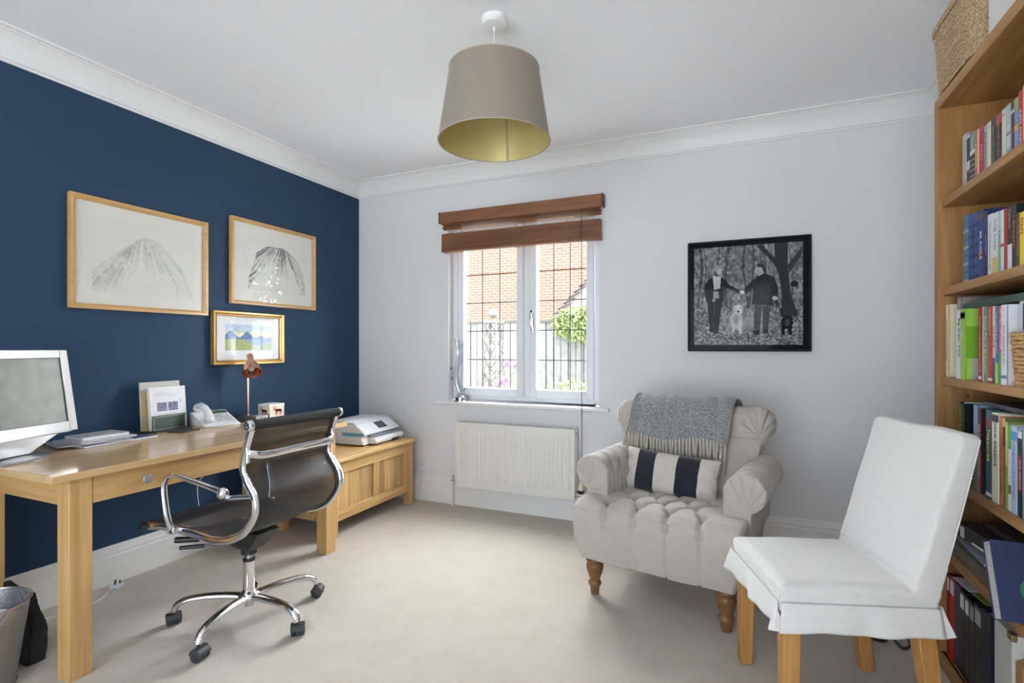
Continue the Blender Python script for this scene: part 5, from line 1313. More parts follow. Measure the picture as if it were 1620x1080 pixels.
ORD = ['first', 'second', 'third', 'fourth', 'fifth', 'sixth', 'seventh', 'eighth', 'ninth', 'tenth', 'eleventh', 'twelfth', 'thirteenth', 'fourteenth', 'fifteenth', 'sixteenth', 'seventeenth', 'eighteenth', 'nineteenth', 'twentieth']
CNT = {}
def smat(c, rough=0.45):
    k = 'cover_%d_%d_%d' % tuple(c)
    return mat(k, lin(c), rough)
def book(shelf, desc, y0, y1, z, h, col, depth=0.16, xf=3.675, title=None, tcol=(235, 235, 230), bands=(), pages=PAGES, tfit=0.75, ttop=None, cover=None, kind='book'):
    """upright book; y0 > y1 are its far and near sides; spine faces -x"""
    i = CNT.get(shelf, 0); CNT[shelf] = i+1
    w = (y0-y1)-0.0012; yc = (y0+y1)/2
    t = thing(kind, f'{desc}, {ORD[i]} from the left on the {shelf} shelf', 'book', (xf, yc, z+0.0003), 0, f'books on the {shelf} shelf')
    c = smat(col); b_ = 0.0018
    p = MB(); p.box(0, depth, w/2-b_, w/2, 0, h); p.box(0, depth, -w/2, -w/2+b_, 0, h); p.box(-0.0015, b_, -w/2, w/2, 0, h)
    cv = p.build('cover', c, t, smooth=0)
    p = MB(); p.box(b_+0.0003, depth-0.003, -w/2+b_+0.0003, w/2-b_-0.0003, 0.003, h-0.003); p.build('pages', pages, t, smooth=0)
    for z0, z1, bc in bands:
        p = MB(); p.box(-0.0021, -0.0014, -w/2+0.0003, w/2-0.0003, z0*h, z1*h); p.build('spine_band', smat(bc), cv, smooth=0)
    if title:
        # text runs down the spine, top of letters towards +x-right of the viewer
        M = Matrix(((0, 0, -1, -0.0023), (0, -1, 0, 0), (-1, 0, 0, 0), (0, 0, 0, 1)))
        M = Matrix(((0, 0, -1, -0.0024), (0, -1, 0, 0), (-1, 0, 0, h*0.5 if ttop is None else h*ttop), (0, 0, 0, 1)))
        # columns: text x -> -z, text y -> -y (viewer's right)
        text_obj('spine_title', title, 0.02, smat(tcol), cv, M, 0.0002, fit=(h*tfit, w*0.62))
    if cover:
        for (u0, u1, v0, v1, cc) in cover:
            p = MB(); p.box(depth*u0, depth*u1, -w/2-0.0005, -w/2+0.0002, h*v0, h*v1); p.build('cover_patch', smat(cc), cv, smooth=0)
    return t
S = 'top'
ys_ = [-1.15, -1.187, -1.216, -1.259, -1.28, -1.293, -1.333, -1.356, -1.384, -1.42, -1.459, -1.488, -1.518, -1.539, -1.564, -1.59, -1.622, -1.65, -1.69, -1.72]
def b1(i, *a, **k): return book(S, a[0], ys_[i], ys_[i+1], SHZ[0], a[1], a[2], **k)
b1(0, 'white and grey paperback', 0.200, (196, 190, 180), title='THE MAGIC HOURS', tcol=(120, 118, 112))
b1(1, 'black and white photo spined book', 0.187, (40, 40, 42), bands=((0.0, 0.04, (200, 198, 190)), (0.30, 0.34, (190, 60, 50)), (0.34, 0.50, (200, 196, 190)), (0.93, 1, (200, 196, 190))))
b1(2, 'teal book with black and white stripes', 0.181, (110, 150, 156), bands=((0.1, 0.16, (30, 34, 38)), (0.2, 0.26, (30, 34, 38)), (0.30, 0.36, (30, 34, 38)), (0.40, 0.46, (30, 34, 38)), (0.5, 0.56, (30, 34, 38)), (0.6, 0.66, (220, 222, 220))), title='THE NIGHT', tcol=(230, 232, 230), ttop=0.8, tfit=0.3)
b1(3, 'orange spined book', 0.176, (214, 110, 38), title='RUNNING', tcol=(240, 190, 120))
b1(4, 'slim white book', 0.174, (215, 205, 196))
b1(5, 'crimson hardback', 0.172, (170, 42, 55), title='RED', tcol=(214, 120, 110), tfit=0.3)
b1(6, 'pale grey paperback', 0.164, (168, 168, 164), title='the white room', tcol=(90, 90, 92))
b1(7, 'cream paperback', 0.164, (214, 208, 190), title='J', tcol=(50, 50, 50), tfit=0.10, ttop=0.9)
b1(8, 'dark navy book with yellow lettering', 0.163, (42, 44, 58), title='SEBASTIAN FAULKS', tcol=(176, 170, 80))
b1(9, 'dark brown book with a red top', 0.162, (62, 46, 44), bands=((0.8, 1.0, (170, 66, 56)),), title='A WEEK IN MAY', tcol=(190, 150, 110), tfit=0.6)
b1(10, 'thick cream book', 0.163, (212, 205, 184), title='J1', tcol=(90, 100, 100), tfit=0.09, ttop=0.88)
b1(11, 'pale sea blue book', 0.164, (170, 196, 200), bands=((0, 0.2, (110, 170, 205)), (0.45, 0.5, (110, 120, 124))))
b1(12, 'dark maroon book with white marks', 0.163, (82, 34, 38), bands=((0.0, 0.1, (230, 230, 228)), (0.78, 0.84, (225, 222, 218))), title='WILD SWANS', tcol=(196, 96, 80))
b1(13, 'bright blue paperback with a green top', 0.162, (92, 158, 206), bands=((0.78, 1, (120, 160, 96)), (0.42, 0.52, (190, 176, 90))))
b1(14, 'red paperback with white lettering', 0.172, (190, 48, 46), title='KATE ATKIN', tcol=(240, 228, 224), tfit=0.55, ttop=0.4)
b1(15, 'pale cream hardback', 0.180, (206, 200, 186)); b1(16, 'grey hardback', 0.176, (120, 122, 128)); b1(17, 'dark green hardback', 0.19, (38, 70, 54)); b1(18, 'white hardback', 0.17, (214, 212, 206))
S = 'second'
ys_ = [-1.159, -1.206, -1.283, -1.331, -1.36, -1.393, -1.433, -1.452, -1.473, -1.497, -1.525, -1.552, -1.571, -1.597, -1.63, -1.67]
def b2(i, *a, **k): return book(S, a[0], ys_[i], ys_[i+1], SHZ[1], a[1], a[2], **k)
pat = tuple((0.03+k*0.12, 0.07+k*0.12, ((70, 104, 120) if k % 2 else (150, 170, 176))) for k in range(8))
b2(0, 'grey-blue patterned hardback', 0.240, (84, 118, 138), bands=pat)
b2(1, 'thick mid blue patterned hardback', 0.232, (44, 82, 140), bands=tuple((0.05+k*0.15, 0.10+k*0.15, (30, 52, 96)) for k in range(6)), title='THE BLUE PLANET', tcol=(30, 46, 84))
b2(2, 'dark blue book with small brown panels', 0.228, (40, 58, 118), bands=((0.30, 0.42, (96, 60, 50)), (0.88, 0.96, (110, 72, 52))), title='BE AGILE', tcol=(220, 222, 230), tfit=0.4)
b2(3, 'navy paperback', 0.218, (36, 44, 96), title='HISTORY', tcol=(150, 150, 190), tfit=0.3)
b2(4, 'white hardback with a grey title', 0.200, (220, 220, 222), title='THE LAST KINGDOM OF ICE', tcol=(90, 92, 110))
b2(5, 'white book with a gold foot', 0.196, (226, 226, 226), bands=((0, 0.3, (214, 186, 120)),), title='THE ILIAD', tcol=(120, 130, 150), tfit=0.5, ttop=0.65)
b2(6, 'mint green paperback', 0.194, (110, 178, 158), bands=((0.7, 1, (170, 206, 206)),))
b2(7, 'white book with a small red dot', 0.193, (228, 224, 216), bands=((0.42, 0.47, (190, 40, 50)),))
b2(8, 'bright red hardback', 0.192, (172, 30, 34), title='THE CROSSING', tcol=(214, 130, 110), tfit=0.45, ttop=0.25)
b2(9, 'dark brown book with a white foot', 0.190, (48, 34, 32), bands=((0, 0.42, (226, 228, 232)),), title='Yorkshire', tcol=(200, 198, 192), tfit=0.3, ttop=0.82)
b2(10, 'charcoal book with orange lettering', 0.190, (40, 44, 46), title='Burning Sun', tcol=(206, 128, 60), tfit=0.4, ttop=0.55)
b2(11, 'reddish brown paperback', 0.162, (112, 62, 44), title='THE COUNT', tcol=(180, 140, 110), tfit=0.6)
b2(12, 'bright yellow book', 0.158, (236, 214, 40), title='MAPS', tcol=(180, 50, 30), tfit=0.3, ttop=0.75)
b2(13, 'black paperback', 0.18, (30, 30, 34)); b2(14, 'grey green hardback', 0.20, (96, 112, 100))
S = 'third'
def b3(desc, y0, y1, h, col, **k): return book(S, desc, y0, y1, SHZ[2], h, col, **k)
b3('cream book with a small red bird', -1.070, -1.098, 0.268, (226, 212, 176), xf=3.650, depth=0.19, title='A Year in the Hedges', tcol=(150, 130, 84), cover=((0.30, 0.62, 0.40, 0.46, (196, 84, 52)), (0.1, 0.75, 0.34, 0.37, (110, 140, 84))))
b3('tall grey book with a dark cover', -1.132, -1.168, 0.288, (150, 144, 138), xf=3.665, depth=0.24, cover=((0.0, 1.0, 0.0, 0.72, (52, 52, 54)),))
b3('teal edged slim book', -1.170, -1.186, 0.2395, (70, 152, 122), xf=3.650, depth=0.20)
b3('thick white book with a black title', -1.188, -1.250, 0.240, (222, 222, 228), xf=3.645, depth=0.20, title='Big Green Field', tcol=(30, 32, 34), tfit=0.55, ttop=0.6)
b3('lime green book with a butterfly spine', -1.252, -1.292, 0.239, (150, 196, 72), xf=3.638, depth=0.22, bands=((0.86, 0.96, (70, 48, 40)), (0.88, 0.94, (176, 120, 60))), title='GREEN GARDENING', tcol=(190, 220, 130), tfit=0.6, ttop=0.4, cover=((0.0, 1.0, 0.3, 0.75, (110, 164, 30)), (0.08, 0.9, 0.0, 0.3, (172, 172, 160)), (0.28, 0.36, 0.63, 0.70, (176, 40, 34))))
b3('dark red cookery book', -1.365, -1.388, 0.238, (172, 36, 40), xf=3.650, title='WHAT KATIE DID WITH WINE', tcol=(226, 170, 160), bands=((0.03, 0.07, (235, 225, 215)),))
b3('slim white spined book', -1.389, -1.402, 0.238, (226, 214, 208), xf=3.652)
b3('sage green cookery book', -1.403, -1.434, 0.236, (96, 150, 96), xf=3.650, title='Slow Paris Kitchen', tcol=(190, 216, 180))
b3('red book with pink edges', -1.436, -1.466, 0.235, (190, 44, 50), xf=3.650, title='VEGETARIAN', tcol=(240, 190, 180), tfit=0.35, ttop=0.8, bands=((0.03, 0.06, (240, 225, 215)),))
b3('pale striped paperback with a navy foot', -1.468, -1.486, 0.234, (214, 206, 190), xf=3.650, bands=((0, 0.33, (60, 70, 120)),), title='WE LOVE', tcol=(40, 44, 60), tfit=0.3, ttop=0.6)
b3('blue paperback with a lime foot', -1.488, -1.508, 0.233, (66, 112, 160), xf=3.650, bands=((0, 0.27, (160, 196, 60)),), title='THE COMPLETE BOOK', tcol=(190, 206, 226), tfit=0.55, ttop=0.66)
b3('orange red book with a green foot', -1.510, -1.536, 0.232, (204, 66, 40), xf=3.650, bands=((0, 0.40, (92, 160, 84)),), title='EAT WELL LIVE LONGER', tcol=(245, 240, 235), tfit=0.52, ttop=0.70)
b3('white diet book', -1.540, -1.575, 0.232, (222, 224, 230), xf=3.645, title='THE VEGAN PLAN', tcol=(150, 90, 120), tfit=0.5, ttop=0.5, bands=((0.08, 0.12, (90, 120, 180)),))
# dark green album lying flat across the tops, towards the back
t = thing('album', 'dark green album lying flat across the tops of the cookery books', 'book', (3.80, -1.46, SHZ[2]+0.2406))
p = MB(); p.box(-0.132, 0.12, -0.27, 0.285, 0, 0.003); p.box(-0.132, 0.12, -0.27, 0.285, 0.019, 0.022); p.box(-0.133, -0.131, -0.27, 0.285, 0.003, 0.019); p.build('cover', smat((38, 72, 58)), t, smooth=0)
p = MB(); p.box(-0.130, 0.118, -0.268, 0.283, 0.003, 0.019); p.build('pages', PAGES, t, smooth=0)
# small wicker basket at the near end with a photo frame in front
wk = thing('wicker_basket', 'small honey coloured wicker basket at the right end of the third shelf', 'basket', (3.735, -1.70, SHZ[2]))
WK = mat('honey_wicker', (0.50, 0.29, 0.11), 0.6, var=(60, 0.3))
p = MB()
for k in range(13):
    z = 0.012+k*0.011; rx_ = 0.092+0.0008*k; n_ = 72; p.tube([(rx_*math.copysign(abs(math.cos(a_))**0.5, math.cos(a_))+0.002*math.cos(a_*18+k*PI), (0.105+0.0008*k)*math.copysign(abs(math.sin(a_))**0.5, math.sin(a_)), z+0.002*math.sin(a_*18+k*PI)) for a_ in [2*PI*j/n_ for j in range(n_)]], 0.0062, 6, closed=True)
p.build('woven_side', WK, wk, smooth=180)
p = MB(); p.box(-0.088, 0.088, -0.10, 0.10, 0, 0.012); p.build('basket_base', WK, wk)
t = thing('box_file', 'white box file with a navy panel standing on the wicker basket', 'box', (3.72, -1.695, SHZ[2]+0.153))
p = MB(); p.box(-0.06, 0.08, -0.09, 0.09, 0, 0.085); p.build('carton', smat((206, 204, 206)), t, bevel=0.002)
p = MB(); p.box(-0.0608, -0.0602, -0.085, 0.068, 0.004, 0.076); p.build('navy_panel', smat((30, 38, 66)), t, smooth=0)
S = 'fourth'
def b4(desc, y0, y1, h, col, **k): return book(S, desc, y0, y1, SHZ[3], h, col, **k)
cal = b4('spiral bound black calendar with blue letters', -1.132, -1.150, 0.272, (20, 24, 32), xf=3.672, depth=0.20, pages=PAPER)
p = MB(); 
for k in range(34): p.tube([(0.004+0.007*math.cos(a_)-0.002, 0.010*math.sin(a_), 0.008+k*0.0077) for a_ in [2*PI*j/10 for j in range(10)]], 0.0012, 5, closed=True)
o_ = p.build('spiral_binding', mat('lime_spiral_wire', lin((150, 180, 60)), 0.35), cal); o_['kind'] = 'stuff'
Mc = Matrix(((1, 0, 0, 0.0), (0, 0, -1, -0.0095), (0, 1, 0, 0), (0, 0, 0, 1)))
for s_t, cx_, cz_, fh in (('B', 0.145, 0.235, 0.030), ('C', 0.110, 0.155, 0.034)):
    text_obj('blue_letter', s_t, 0.05, smat((50, 130, 200)), cal, Matrix.Translation((cx_, 0, cz_)) @ Mc, 0.0003, fit=(0.06, fh))
text_obj('cover_line', 'THE VERY BEST\nOF SIXTY', 0.01, smat((210, 214, 220)), cal, Matrix.Translation((0.115, 0, 0.118)) @ Mc, 0.0003, fit=(0.06, 0.018))
p = MB(); p.box(0.006, 0.20, -0.0094, -0.0090, 0, 0.003); p.box(0.006, 0.20, -0.0094, -0.0090, 0.268, 0.272); p.build('page_edge', PAPER, cal, smooth=0)
b4('light blue and green landscape book', -1.325, -1.360, 0.280, (128, 164, 190), xf=3.650, depth=0.22, bands=((0, 0.45, (96, 118, 84)), (0.45, 0.55, (170, 184, 180))))
b4('narrow book with a red and white spine', -1.361, -1.379, 0.272, (176, 44, 52), xf=3.650, bands=((0.82, 1, (70, 60, 60)),), title='THE GOOD COMPANION', tcol=(235, 220, 216), depth=0.21, cover=((0.0, 1, 0, 1, (28, 24, 28)), (0.1, 0.9, 0.40, 0.44, (150, 150, 156)), (0.2, 0.9, 0.0, 0.10, (150, 24, 30))))
b4('blue-green hardback with a yellow title', -1.420, -1.463, 0.275, (50, 86, 96), xf=3.650, depth=0.20, title='Natures', tcol=(206, 206, 80), tfit=0.35, ttop=0.6, bands=((0.03, 0.07, (200, 206, 206)), (0.8, 0.9, (130, 60, 70))))
b4('cream hardback with the title DOG BREEDS', -1.464, -1.510, 0.270, (226, 222, 198), xf=3.650, title='DOG BREEDS', tcol=(70, 72, 76), tfit=0.5, ttop=0.66, bands=((0.9, 0.98, (60, 60, 60)),))
b4('orange spined paperback', -1.511, -1.531, 0.264, (204, 120, 74), xf=3.652, title='A HISTORY OF THE GARDEN', tcol=(120, 60, 40))
b4('olive and black slim book', -1.532, -1.547, 0.262, (96, 110, 60), xf=3.652, bands=((0.68, 0.9, (30, 32, 30)), (0.9, 1, (200, 190, 120))))
b4('yellow green slim book', -1.548, -1.563, 0.252, (150, 160, 70), xf=3.652, bands=((0.5, 1, (204, 180, 110)),))
b4('white book with a green top', -1.565, -1.587, 0.246, (222, 222, 220), xf=3.652, bands=((0.72, 1, (84, 176, 60)), (0.2, 0.3, (110, 96, 60))))
b4('pale blue London guide', -1.588, -1.622, 0.246, (176, 192, 216), xf=3.650, title='LONDON UNLOCKED', tcol=(90, 110, 160), tfit=0.65, ttop=0.5, bands=((0.84, 0.94, (80, 140, 196)),))
b4('black and dark red paperback', -1.624, -1.646, 0.236, (34, 32, 36), xf=3.652, bands=((0.3, 0.72, (140, 30, 60)), (0.92, 1, (230, 228, 226))), title='OUR FRIENDS', tcol=(220, 190, 190), tfit=0.35, ttop=0.5)
b4('grey green hardback', -1.648, -1.68, 0.24, (120, 150, 146), xf=3.652); b4('cream guide book', -1.682, -1.72, 0.25, (206, 204, 180), xf=3.652)
t = thing('folder', 'dark grey folder lying across the tops of the fourth shelf books', 'folder', (3.80, -1.50, SHZ[3]+0.2810))
p = MB(); p.box(-0.135, 0.12, -0.19, 0.15, 0, 0.014); p.build('cover', smat((58, 58, 60)), t, bevel=0.002)
# fifth shelf: things lying flat
def flat(name, label, cat, x, y, z, sx, sy, h, rz, col, pcol=None, paged=True, group=None):
    t = thing(name, label, cat, (x, y, z), rz, group)
    if paged:
        p = MB(); p.box(-sx/2, sx/2, -sy/2, sy/2, 0, 0.002); p.box(-sx/2, sx/2, -sy/2, sy/2, h-0.002, h); p.box(-sx/2, -sx/2+0.002, -sy/2, sy/2, 0.002, h-0.002); p.build('cover', smat(col), t, smooth=0)
        p = MB(); p.box(-sx/2+0.0022, sx/2-0.002, -sy/2+0.002, sy/2-0.002, 0.002, h-0.002); p.build('pages', pcol or PAGES, t, smooth=0)
    else:
        p = MB(); p.box(-sx/2, sx/2, -sy/2, sy/2, 0, h); p.build('cover', smat(col), t, bevel=0.002)
    return t
G5 = 'things lying flat on the fifth shelf'
z5 = SHZ[4]+0.0002
flat('book', 'thick mottled brown album, lowest of the flat pile on the fifth shelf', 'book', 3.785, -1.235, z5, 0.27, 0.34, 0.046, 0.02, (104, 92, 78), mat('mottled_page_edges', lin((120, 108, 92)), 0.9, var=(90, 0.4)), group=G5)
flat('magazine', 'glossy pale blue magazine on the brown album on the fifth shelf', 'magazine', 3.782, -1.23, z5+0.0464, 0.23, 0.30, 0.012, -0.05, (140, 160, 180), PAPER, group=G5)
flat('magazine', 'glossy mauve magazine below the black box file on the fifth shelf', 'magazine', 3.785, -1.24, z5+0.0588, 0.22, 0.29, 0.012, 0.06, (130, 110, 124), PAPER, group=G5)
bx = flat('box_file', 'black box file with a white label lying on the magazines on the fifth shelf', 'box', 3.80, -1.28, z5+0.0712, 0.25, 0.30, 0.052, 0.10, (32, 33, 37), paged=False, group=G5)
p = MB(); p.box(-0.1262, -0.1256, 0.10, 0.128, 0.006, 0.044); p.build('white_label', PAPER, bx, smooth=0)
p = MB(); p.box(-0.1262, -0.1256, -0.13, 0.05, 0.004, 0.012); p.build('label_strip', PAPER, bx, smooth=0)
flat('folder', 'dark purple folder lying on the black box file on the fifth shelf', 'folder', 3.83, -1.33, z5+0.1236, 0.20, 0.30, 0.020, 0.04, (52, 40, 48), paged=False, group=G5)
# navy album leaning out at the near end
t = thing('photo_album', 'large navy photo album tilted out over the front of the fifth shelf', 'book', (3.600, -1.668, z5+0.001))
AM = Matrix.Translation((0, 0, 0.001)) @ Matrix.Rotation(math.radians(-22), 4, 'X')
p = MB(); p.box(0, 0.27, 0, 0.003, 0, 0.212, AM); p.box(0, 0.27, 0.052, 0.055, 0, 0.212, AM); p.box(0.267, 0.27, 0.003, 0.052, 0, 0.212, AM); p.build('cover', smat((40, 50, 88), 0.55), t, bevel=0.001)
p = MB(); p.box(0.003, 0.266, 0.0032, 0.0518, 0.003, 0.207, AM); p.build('pages', mat('white_page_edges', (0.62, 0.60, 0.58), 0.9, var=(200, 0.25)), t, smooth=0)
p = MB(); p.box(0.004, 0.26, 0.003, 0.052, 0.2072, 0.2085, AM); p.build('black_top_edge', smat((18, 18, 22)), t, smooth=0)
p = MB(); M = AM @ Matrix.Translation((0.085, -0.0002, 0.085)) @ Matrix.Rotation(PI/2, 4, 'X'); p.lathe([(0.0, 0.0), (0.035, 0.0), (0.035, 0.0008), (0, 0.0008)], (0, 0, 0), None, 32); p.bm.transform(M); p.build('green_sticker', smat((40, 120, 84)), t, smooth=0)
# bottom shelf: binders
S = 'bottom'
ysb = [-1.055, -1.088, -1.133, -1.184, -1.229, -1.270, -1.312, -1.369, -1.438]
zb0 = SHZ[5]
specs = [('dark red ring binder with a white label', (120, 20, 26), 0.300, 1), ('bright red ring binder with a white label', (196, 16, 24), 0.302, 1), ('slate blue plain binder', (44, 54, 78), 0.300, 0), ('black binder with a white top label', (20, 21, 26), 0.292, 1), ('narrower black binder with a white label', (22, 23, 28), 0.290, 1),
         ('black binder with a grey label', (27, 28, 31), 0.290, 2), ('wide black binder with a grey label', (22, 22, 27), 0.300, 2), ('near black navy binder', (22, 24, 44), 0.312, 0)]
for i, (ds, c, h, lb) in enumerate(specs):
    t = thing('ring_binder', f'{ds}, {ORD[i]} from the left on the bottom shelf', 'binder', (3.655, (ysb[i]+ysb[i+1])/2, zb0+0.0003), 0, 'binders on the bottom shelf')
    w_ = ysb[i]-ysb[i+1]-0.002; m_ = smat(c, 0.35)
    p = MB(); p.box(0, 0.26, w_/2-0.0025, w_/2, 0, h); p.box(0, 0.26, -w_/2, -w_/2+0.0025, 0, h); p.box(0, 0.003, -w_/2+0.0025, w_/2-0.0025, 0, h); p.build('cover', m_, t, smooth=0)
    p = MB(); p.box(0.0035, 0.235, -w_/2+0.006, w_/2-0.006, 0.006, h-0.012); p.build('papers', PAPER, t, smooth=0)
    if lb:
        p = MB(); p.box(-0.0008, -0.0001, -w_/2+0.006, w_/2-0.006, h*0.80, h*0.96); p.build('spine_label', PAPER if lb == 1 else smat((150, 150, 148)), t, smooth=0)
    if i in (3, 4, 5, 6):
        p = MB()
        for zf in (0.30, 0.62): p.box(-0.0012, -0.0001, -w_/2+0.004, w_/2-0.004, h*zf, h*zf+0.006)
        p.build('spine_rib', smat((70, 64, 58)), t, smooth=0)
t = thing('magazine_file', 'white upright file box with a metal corner on the bottom shelf', 'box', (3.660, -1.505, zb0+0.0003))
p = MB(); p.box(0, 0.25, -0.058, 0.058, 0, 0.318); p.build('carton', smat((205, 203, 198)), t, bevel=0.002)
p = MB(); p.box(-0.002, 0.012, -0.059, -0.030, 0.300, 0.320); p.build('metal_corner', mat('brass_corner', (0.55, 0.45, 0.28), 0.35, 1.0), t, bevel=0.001)
for k, (yy_, ds, c) in enumerate(((-1.590, 'tan magazine holder right of the white file box', (170, 130, 86)), (-1.640, 'pale cream magazine holder right of the tan one', (196, 176, 140)), (-1.69, 'brown magazine holder furthest right on the bottom shelf', (130, 96, 62)))):
    t = thing('magazine_holder', ds, 'holder', (3.665, yy_, zb0+0.0003), group='magazine holders on the bottom shelf')
    p = MB(); p.prism([(0, 0), (0.25, 0), (0.25, 0.31), (0.10, 0.31), (0, 0.25)], -0.022, 0.022, axis=1); p.build('carton', smat(c), t, bevel=0.002)
flat('leaflet', 'white leaflets with a colourful print lying on top of the binders', 'leaflet', 3.760, -1.16, zb0+0.3026, 0.20, 0.12, 0.004, 0.1, (214, 214, 222), PAPER, False)
flat('leaflet', 'green and red printed leaflet lying on the black binders', 'leaflet', 3.775, -1.27, zb0+0.3010, 0.20, 0.10, 0.004, 0.1, (130, 140, 70), PAPER, False)

# ---- on top of the bookcase
bk = thing('seagrass_basket', 'large woven seagrass basket with a lid on top of the bookcase', 'basket', (3.770, -1.225, 2.145))
SG = bpy.data.materials.new('woven_seagrass'); SG.use_nodes = True
N, Lk = nt(SG); b = N['Principled BSDF']; b.inputs['Roughness'].default_value = 0.8
tc = N.new('ShaderNodeTexCoord'); nz = N.new('ShaderNodeTexNoise'); nz.inputs['Scale'].default_value = 120; nz.inputs['Detail'].default_value = 5; Lk.new(tc.outputs['Object'], nz.inputs['Vector'])
rr = N.new('ShaderNodeValToRGB'); rr.color_ramp.elements[0].position = 0.32; rr.color_ramp.elements[0].color = (0.32, 0.215, 0.115, 1); rr.color_ramp.elements[1].position = 0.66; rr.color_ramp.elements[1].color = (0.62, 0.47, 0.29, 1)
Lk.new(nz.outputs[0], rr.inputs[0]); Lk.new(rr.outputs[0], b.inputs['Base Color'])
def rect_path(hx, hy, n_, r_=0.04):
    out = []
    for k in range(n_):
        a_ = 2*PI*k/n_; c, s_ = math.cos(a_), math.sin(a_); e = 0.30
        out.append((hx*math.copysign(abs(c)**e, c), hy*math.copysign(abs(s_)**e, s_)))
    return out
p = MB(); nrow = 30; n_ = 220; p.box(-0.12, 0.12, -0.17, 0.17, 0.001, 0.2)
for k in range(nrow):
    z = 0.005+k*0.0075; g_ = 0.0004*k; pth = []
    for j, (x, y) in enumerate(rect_path(0.143+g_, 0.195+g_, n_)):
        wv_ = 0.0022*math.cos(j*PI/2.2*1.0+k*PI); l = math.hypot(x, y); pth.append((x+x/l*wv_, y+y/l*wv_, z+0.0012*math.sin(j*PI/2.2+k*PI)))
    p.tube(pth, 0.0043, 5, closed=True)
p.build('woven_side', SG, bk, smooth=180)
p = MB()
for z, g_ in ((0.232, 0.017), (0.241, 0.018)): p.tube([(x, y, z+0.001*math.sin(j*1.3)) for j, (x, y) in enumerate(rect_path(0.143+g_, 0.195+g_, n_))], 0.0055, 6, closed=True)
p.box(-0.150, 0.150, -0.200, 0.200, 0.236, 0.248); p.build('lid', SG, bk, smooth=60)
t = thing('document_box', 'white cardboard document box beside the basket on top of the bookcase', 'box', (3.775, -1.60, 2.1452))
p = MB(); p.box(-0.13, 0.15, -0.15, 0.15, 0, 0.24, Matrix.Rotation(math.radians(0), 4, 'Z')); p.build('carton', mat('white_cardboard', (0.72, 0.71, 0.70), 0.7), t, bevel=0.002)
p = MB(); p.box(-0.134, 0.154, -0.154, 0.154, 0.2402, 0.262); p.build('lid', mat('white_cardboard', (0.72, 0.71, 0.70), 0.7), t, bevel=0.002)

# ================================================================== BIN, BAG, CABLES
bn = thing('waste_bin', 'round silver wire mesh waste bin with crumpled white paper beside the desk leg', 'bin', (0.505, -2.600, 0))
WM = holes_mat('silver_wire_net', (0.42, 0.42, 0.44), 0.0042, 0.45, 0.35, 0.9)
p = MB(); p.lathe([(0.105, 0.006), (0.145, 0.300)], seg=64, caps=False); p.build('mesh_wall', WM, bn, smooth=180)
p = MB(); p.tube([(0.146*math.cos(2*PI*k/64), 0.146*math.sin(2*PI*k/64), 0.300) for k in range(64)], 0.0045, 8, closed=True); p.build('rim', mat('silver_paint_metal', (0.62, 0.62, 0.64), 0.25, 0.9), bn)
p = MB(); p.lathe([(0.0, 0.0), (0.107, 0.0), (0.108, 0.010), (0.0, 0.010)], seg=48); p.build('bin_base', mat('silver_paint_metal', (0.6, 0.6, 0.6), 0.3, 0.9), bn)
cp = thing('crumpled_paper', 'white crumpled paper filling the wire waste bin', 'paper', (0.505, -2.600, 0.011))
rs = np.random.RandomState(8)
p = MB()
def cpf(u, v_):
    a_ = u*2*PI; r_ = (0.094+0.030*v_)+0.004*math.sin(a_*5+v_*7)+0.004*math.sin(a_*9-v_*11); z = v_*0.215
    if v_ > 0.999: z += 0.010*math.sin(a_*3)
    return Vector((r_*math.cos(a_), r_*math.sin(a_), z+0.018*math.sin(a_+0.8)*v_))
p.grid(cpf, 60, 24); 
p.build('paper_sheet', mat('crumpled_white_paper', (0.72, 0.72, 0.76), 0.8, bump=(18, 0.8)), cp, smooth=180, solid=0.002)
p = MB(); p.sphere((0.02, 0.0, 0.16), (0.085, 0.085, 0.05)); p.build('paper_ball', mat('crumpled_white_paper', (0.72, 0.72, 0.76), 0.8), cp)
bag = thing('bag', 'black fabric bag slumped on the floor behind the wire waste bin', 'bag', (0.405, -2.430, 0), math.radians(8))
def bag_p(p):
    p.loft([[Vector(q) for q in ((-0.14, -0.05, 0.0), (0.14, -0.055, 0.0), (0.15, 0.06, 0.0), (-0.14, 0.06, 0.0))], [Vector(q) for q in ((-0.15, -0.065, 0.12), (0.165, -0.055, 0.13), (0.16, 0.065, 0.12), (-0.15, 0.07, 0.12))], [Vector(q) for q in ((-0.13, -0.02, 0.30), (0.115, -0.015, 0.27), (0.11, 0.02, 0.27), (-0.13, 0.02, 0.30))]])
def bag_d(co, no):
    return co+no*(0.006*np.sin(co[:, 0]*40+co[:, 2]*30)*np.sin(co[:, 2]*35))[:, None]*(co[:, 2:3] > 0.03)
soft('bag_body', mat('black_bag_cloth', (0.012, 0.012, 0.014), 0.7), bag, bag_p, 0.009, 4, bag_d).scale = (0.62, 0.5, 0.97)
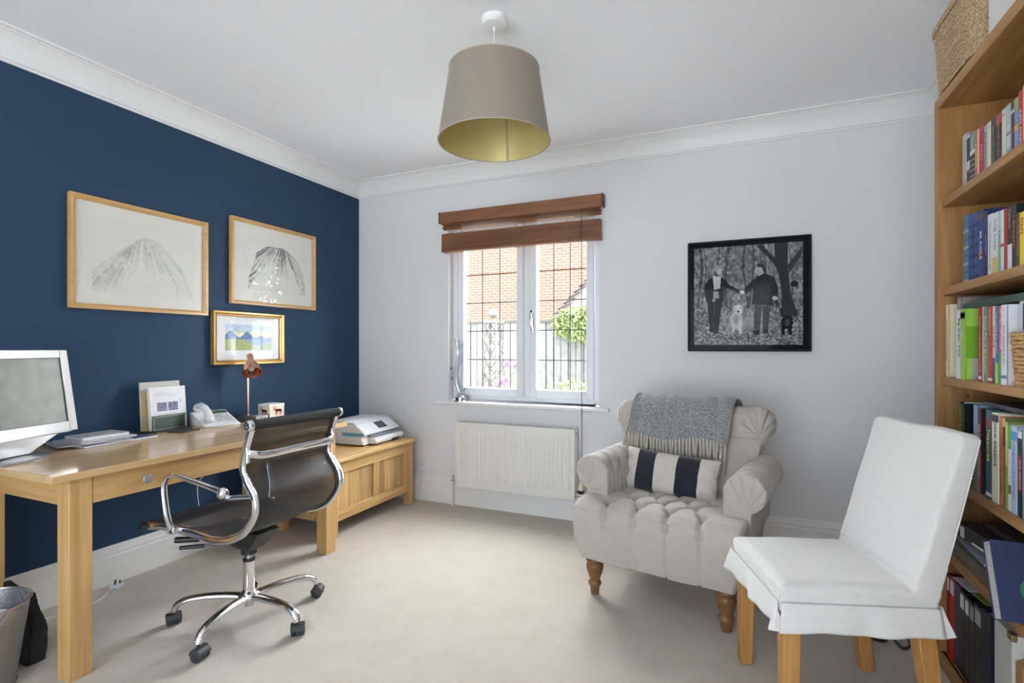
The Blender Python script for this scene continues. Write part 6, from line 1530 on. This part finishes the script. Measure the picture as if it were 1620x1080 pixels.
# plug lying by the skirting
pg = thing('power_plug', 'white three pin plug with pins upward on the carpet by the skirting', 'plug', (0.085, -1.912, 0.0), 0.4)
p = MB(); p.box(-0.026, 0.026, -0.024, 0.022, 0.001, 0.020); p.build('plug_body', WHITEP, pg, bevel=0.006, seg=3)
for q in ((-0.011, 0.006, 0.016), (0.011, 0.006, 0.016), (0.0, -0.012, 0.022)):
    p = MB(); p.box(q[0]-0.003, q[0]+0.003, q[1]-0.002, q[1]+0.002, 0.020, 0.020+q[2]); p.build('pin', mat('brass_black_pin', (0.10, 0.09, 0.07), 0.4, 0.6), pg)
p = MB(); p.tube(catmull([(0.0, -0.022, 0.010), (0.005, -0.07, 0.005), (0.02, -0.14, 0.004), (-0.02, -0.25, 0.004), (-0.11, -0.36, 0.004), (-0.16, -0.60, 0.004)], 6), 0.003, 8); p.build('lead', WHITEP, pg, smooth=180)
w5 = thing('cable', 'thin white cable hanging down the blue wall below the desk', 'cable', (0.012, -1.47, 0.0))
p = MB(); p.tube(catmull([(0.0, 0.0, 0.75), (0, 0.01, 0.62), (0.004, 0.0, 0.56), (0.01, 0.03, 0.50), (0.02, 0.05, 0.44), (0.012, 0.04, 0.42), (0.02, 0.02, 0.35), (0.03, 0.05, 0.1), (0.035, 0.10, 0.006), (0.06, 0.2, 0.004)], 6), 0.0022, 6); p.build('white_lead', WHITEP, w5, smooth=180)
# adapter and cables beside the chest
t = thing('wooden_block', 'round-cornered wooden block on the carpet under the desk', 'block', (0.155, -1.22, 0))
p = MB(); p.box(-0.055, 0.055, -0.07, 0.07, 0, 0.075); p.build('block_body', wood('amber_wood', (0.28, 0.12, 0.03), (0.42, 0.20, 0.06), 1, 0.4), t, bevel=0.012, seg=3)
t = thing('power_adapter', 'black power adapter with a silver label on the wooden block under the desk', 'adapter', (0.160, -1.215, 0.0752), 0.3)
p = MB(); p.box(-0.035, 0.035, -0.025, 0.025, 0, 0.022); p.box(-0.018, 0.012, -0.012, 0.014, 0.022, 0.048); p.build('adapter_body', BLACKP, t, bevel=0.003)
p = MB(); p.box(0.0352, 0.0358, -0.020, 0.020, 0.004, 0.018); p.build('label', mat('lavender_label', (0.40, 0.38, 0.55), 0.3, 0.3), t, smooth=0)
t = thing('cable_tangle', 'tangle of grey and white cables on the carpet beside the chest', 'cable', (0.085, -1.055, 0))
rs = random.Random(12)
for nm, m_, n_ in (('grey_cable', mat('grey_cable_plastic', (0.25, 0.24, 0.24), 0.5), 3), ('white_cable', WHITEP, 2), ('black_cable', BLACKP, 2)):
    for k in range(n_):
        P = [(rs.uniform(-0.05, 0.06), rs.uniform(-0.09, 0.05), 0.004+abs(rs.gauss(0, 0.045))) for _ in range(10)]
        p = MB(); p.tube(catmull([(P[0][0], P[0][1], 0.004)]+P+[(P[-1][0], P[-1][1], 0.004)], 6), 0.0035, 6); p.build(nm, m_, t, smooth=180)
# black items on the floor between the dining chair and the bookcase
t = thing('cable_reel', 'black speaker cable and plug block on the carpet behind the dining chair', 'cable', (3.50, -0.93, 0))
p = MB(); p.cyl((-0.035, 0, 0.0), (-0.035, 0, 0.085), 0.033, seg=24); p.build('black_block', BLACKP, t, bevel=0.006, seg=3)
p = MB(); p.tube(catmull([(-0.01, 0, 0.05), (0.03, -0.06, 0.010), (0.07, -0.01, 0.006), (0.06, 0.07, 0.02), (-0.02, 0.08, 0.05), (-0.07, 0.05, 0.07)], 8), 0.006, 8); p.build('black_lead', BLACKP, t, smooth=180)
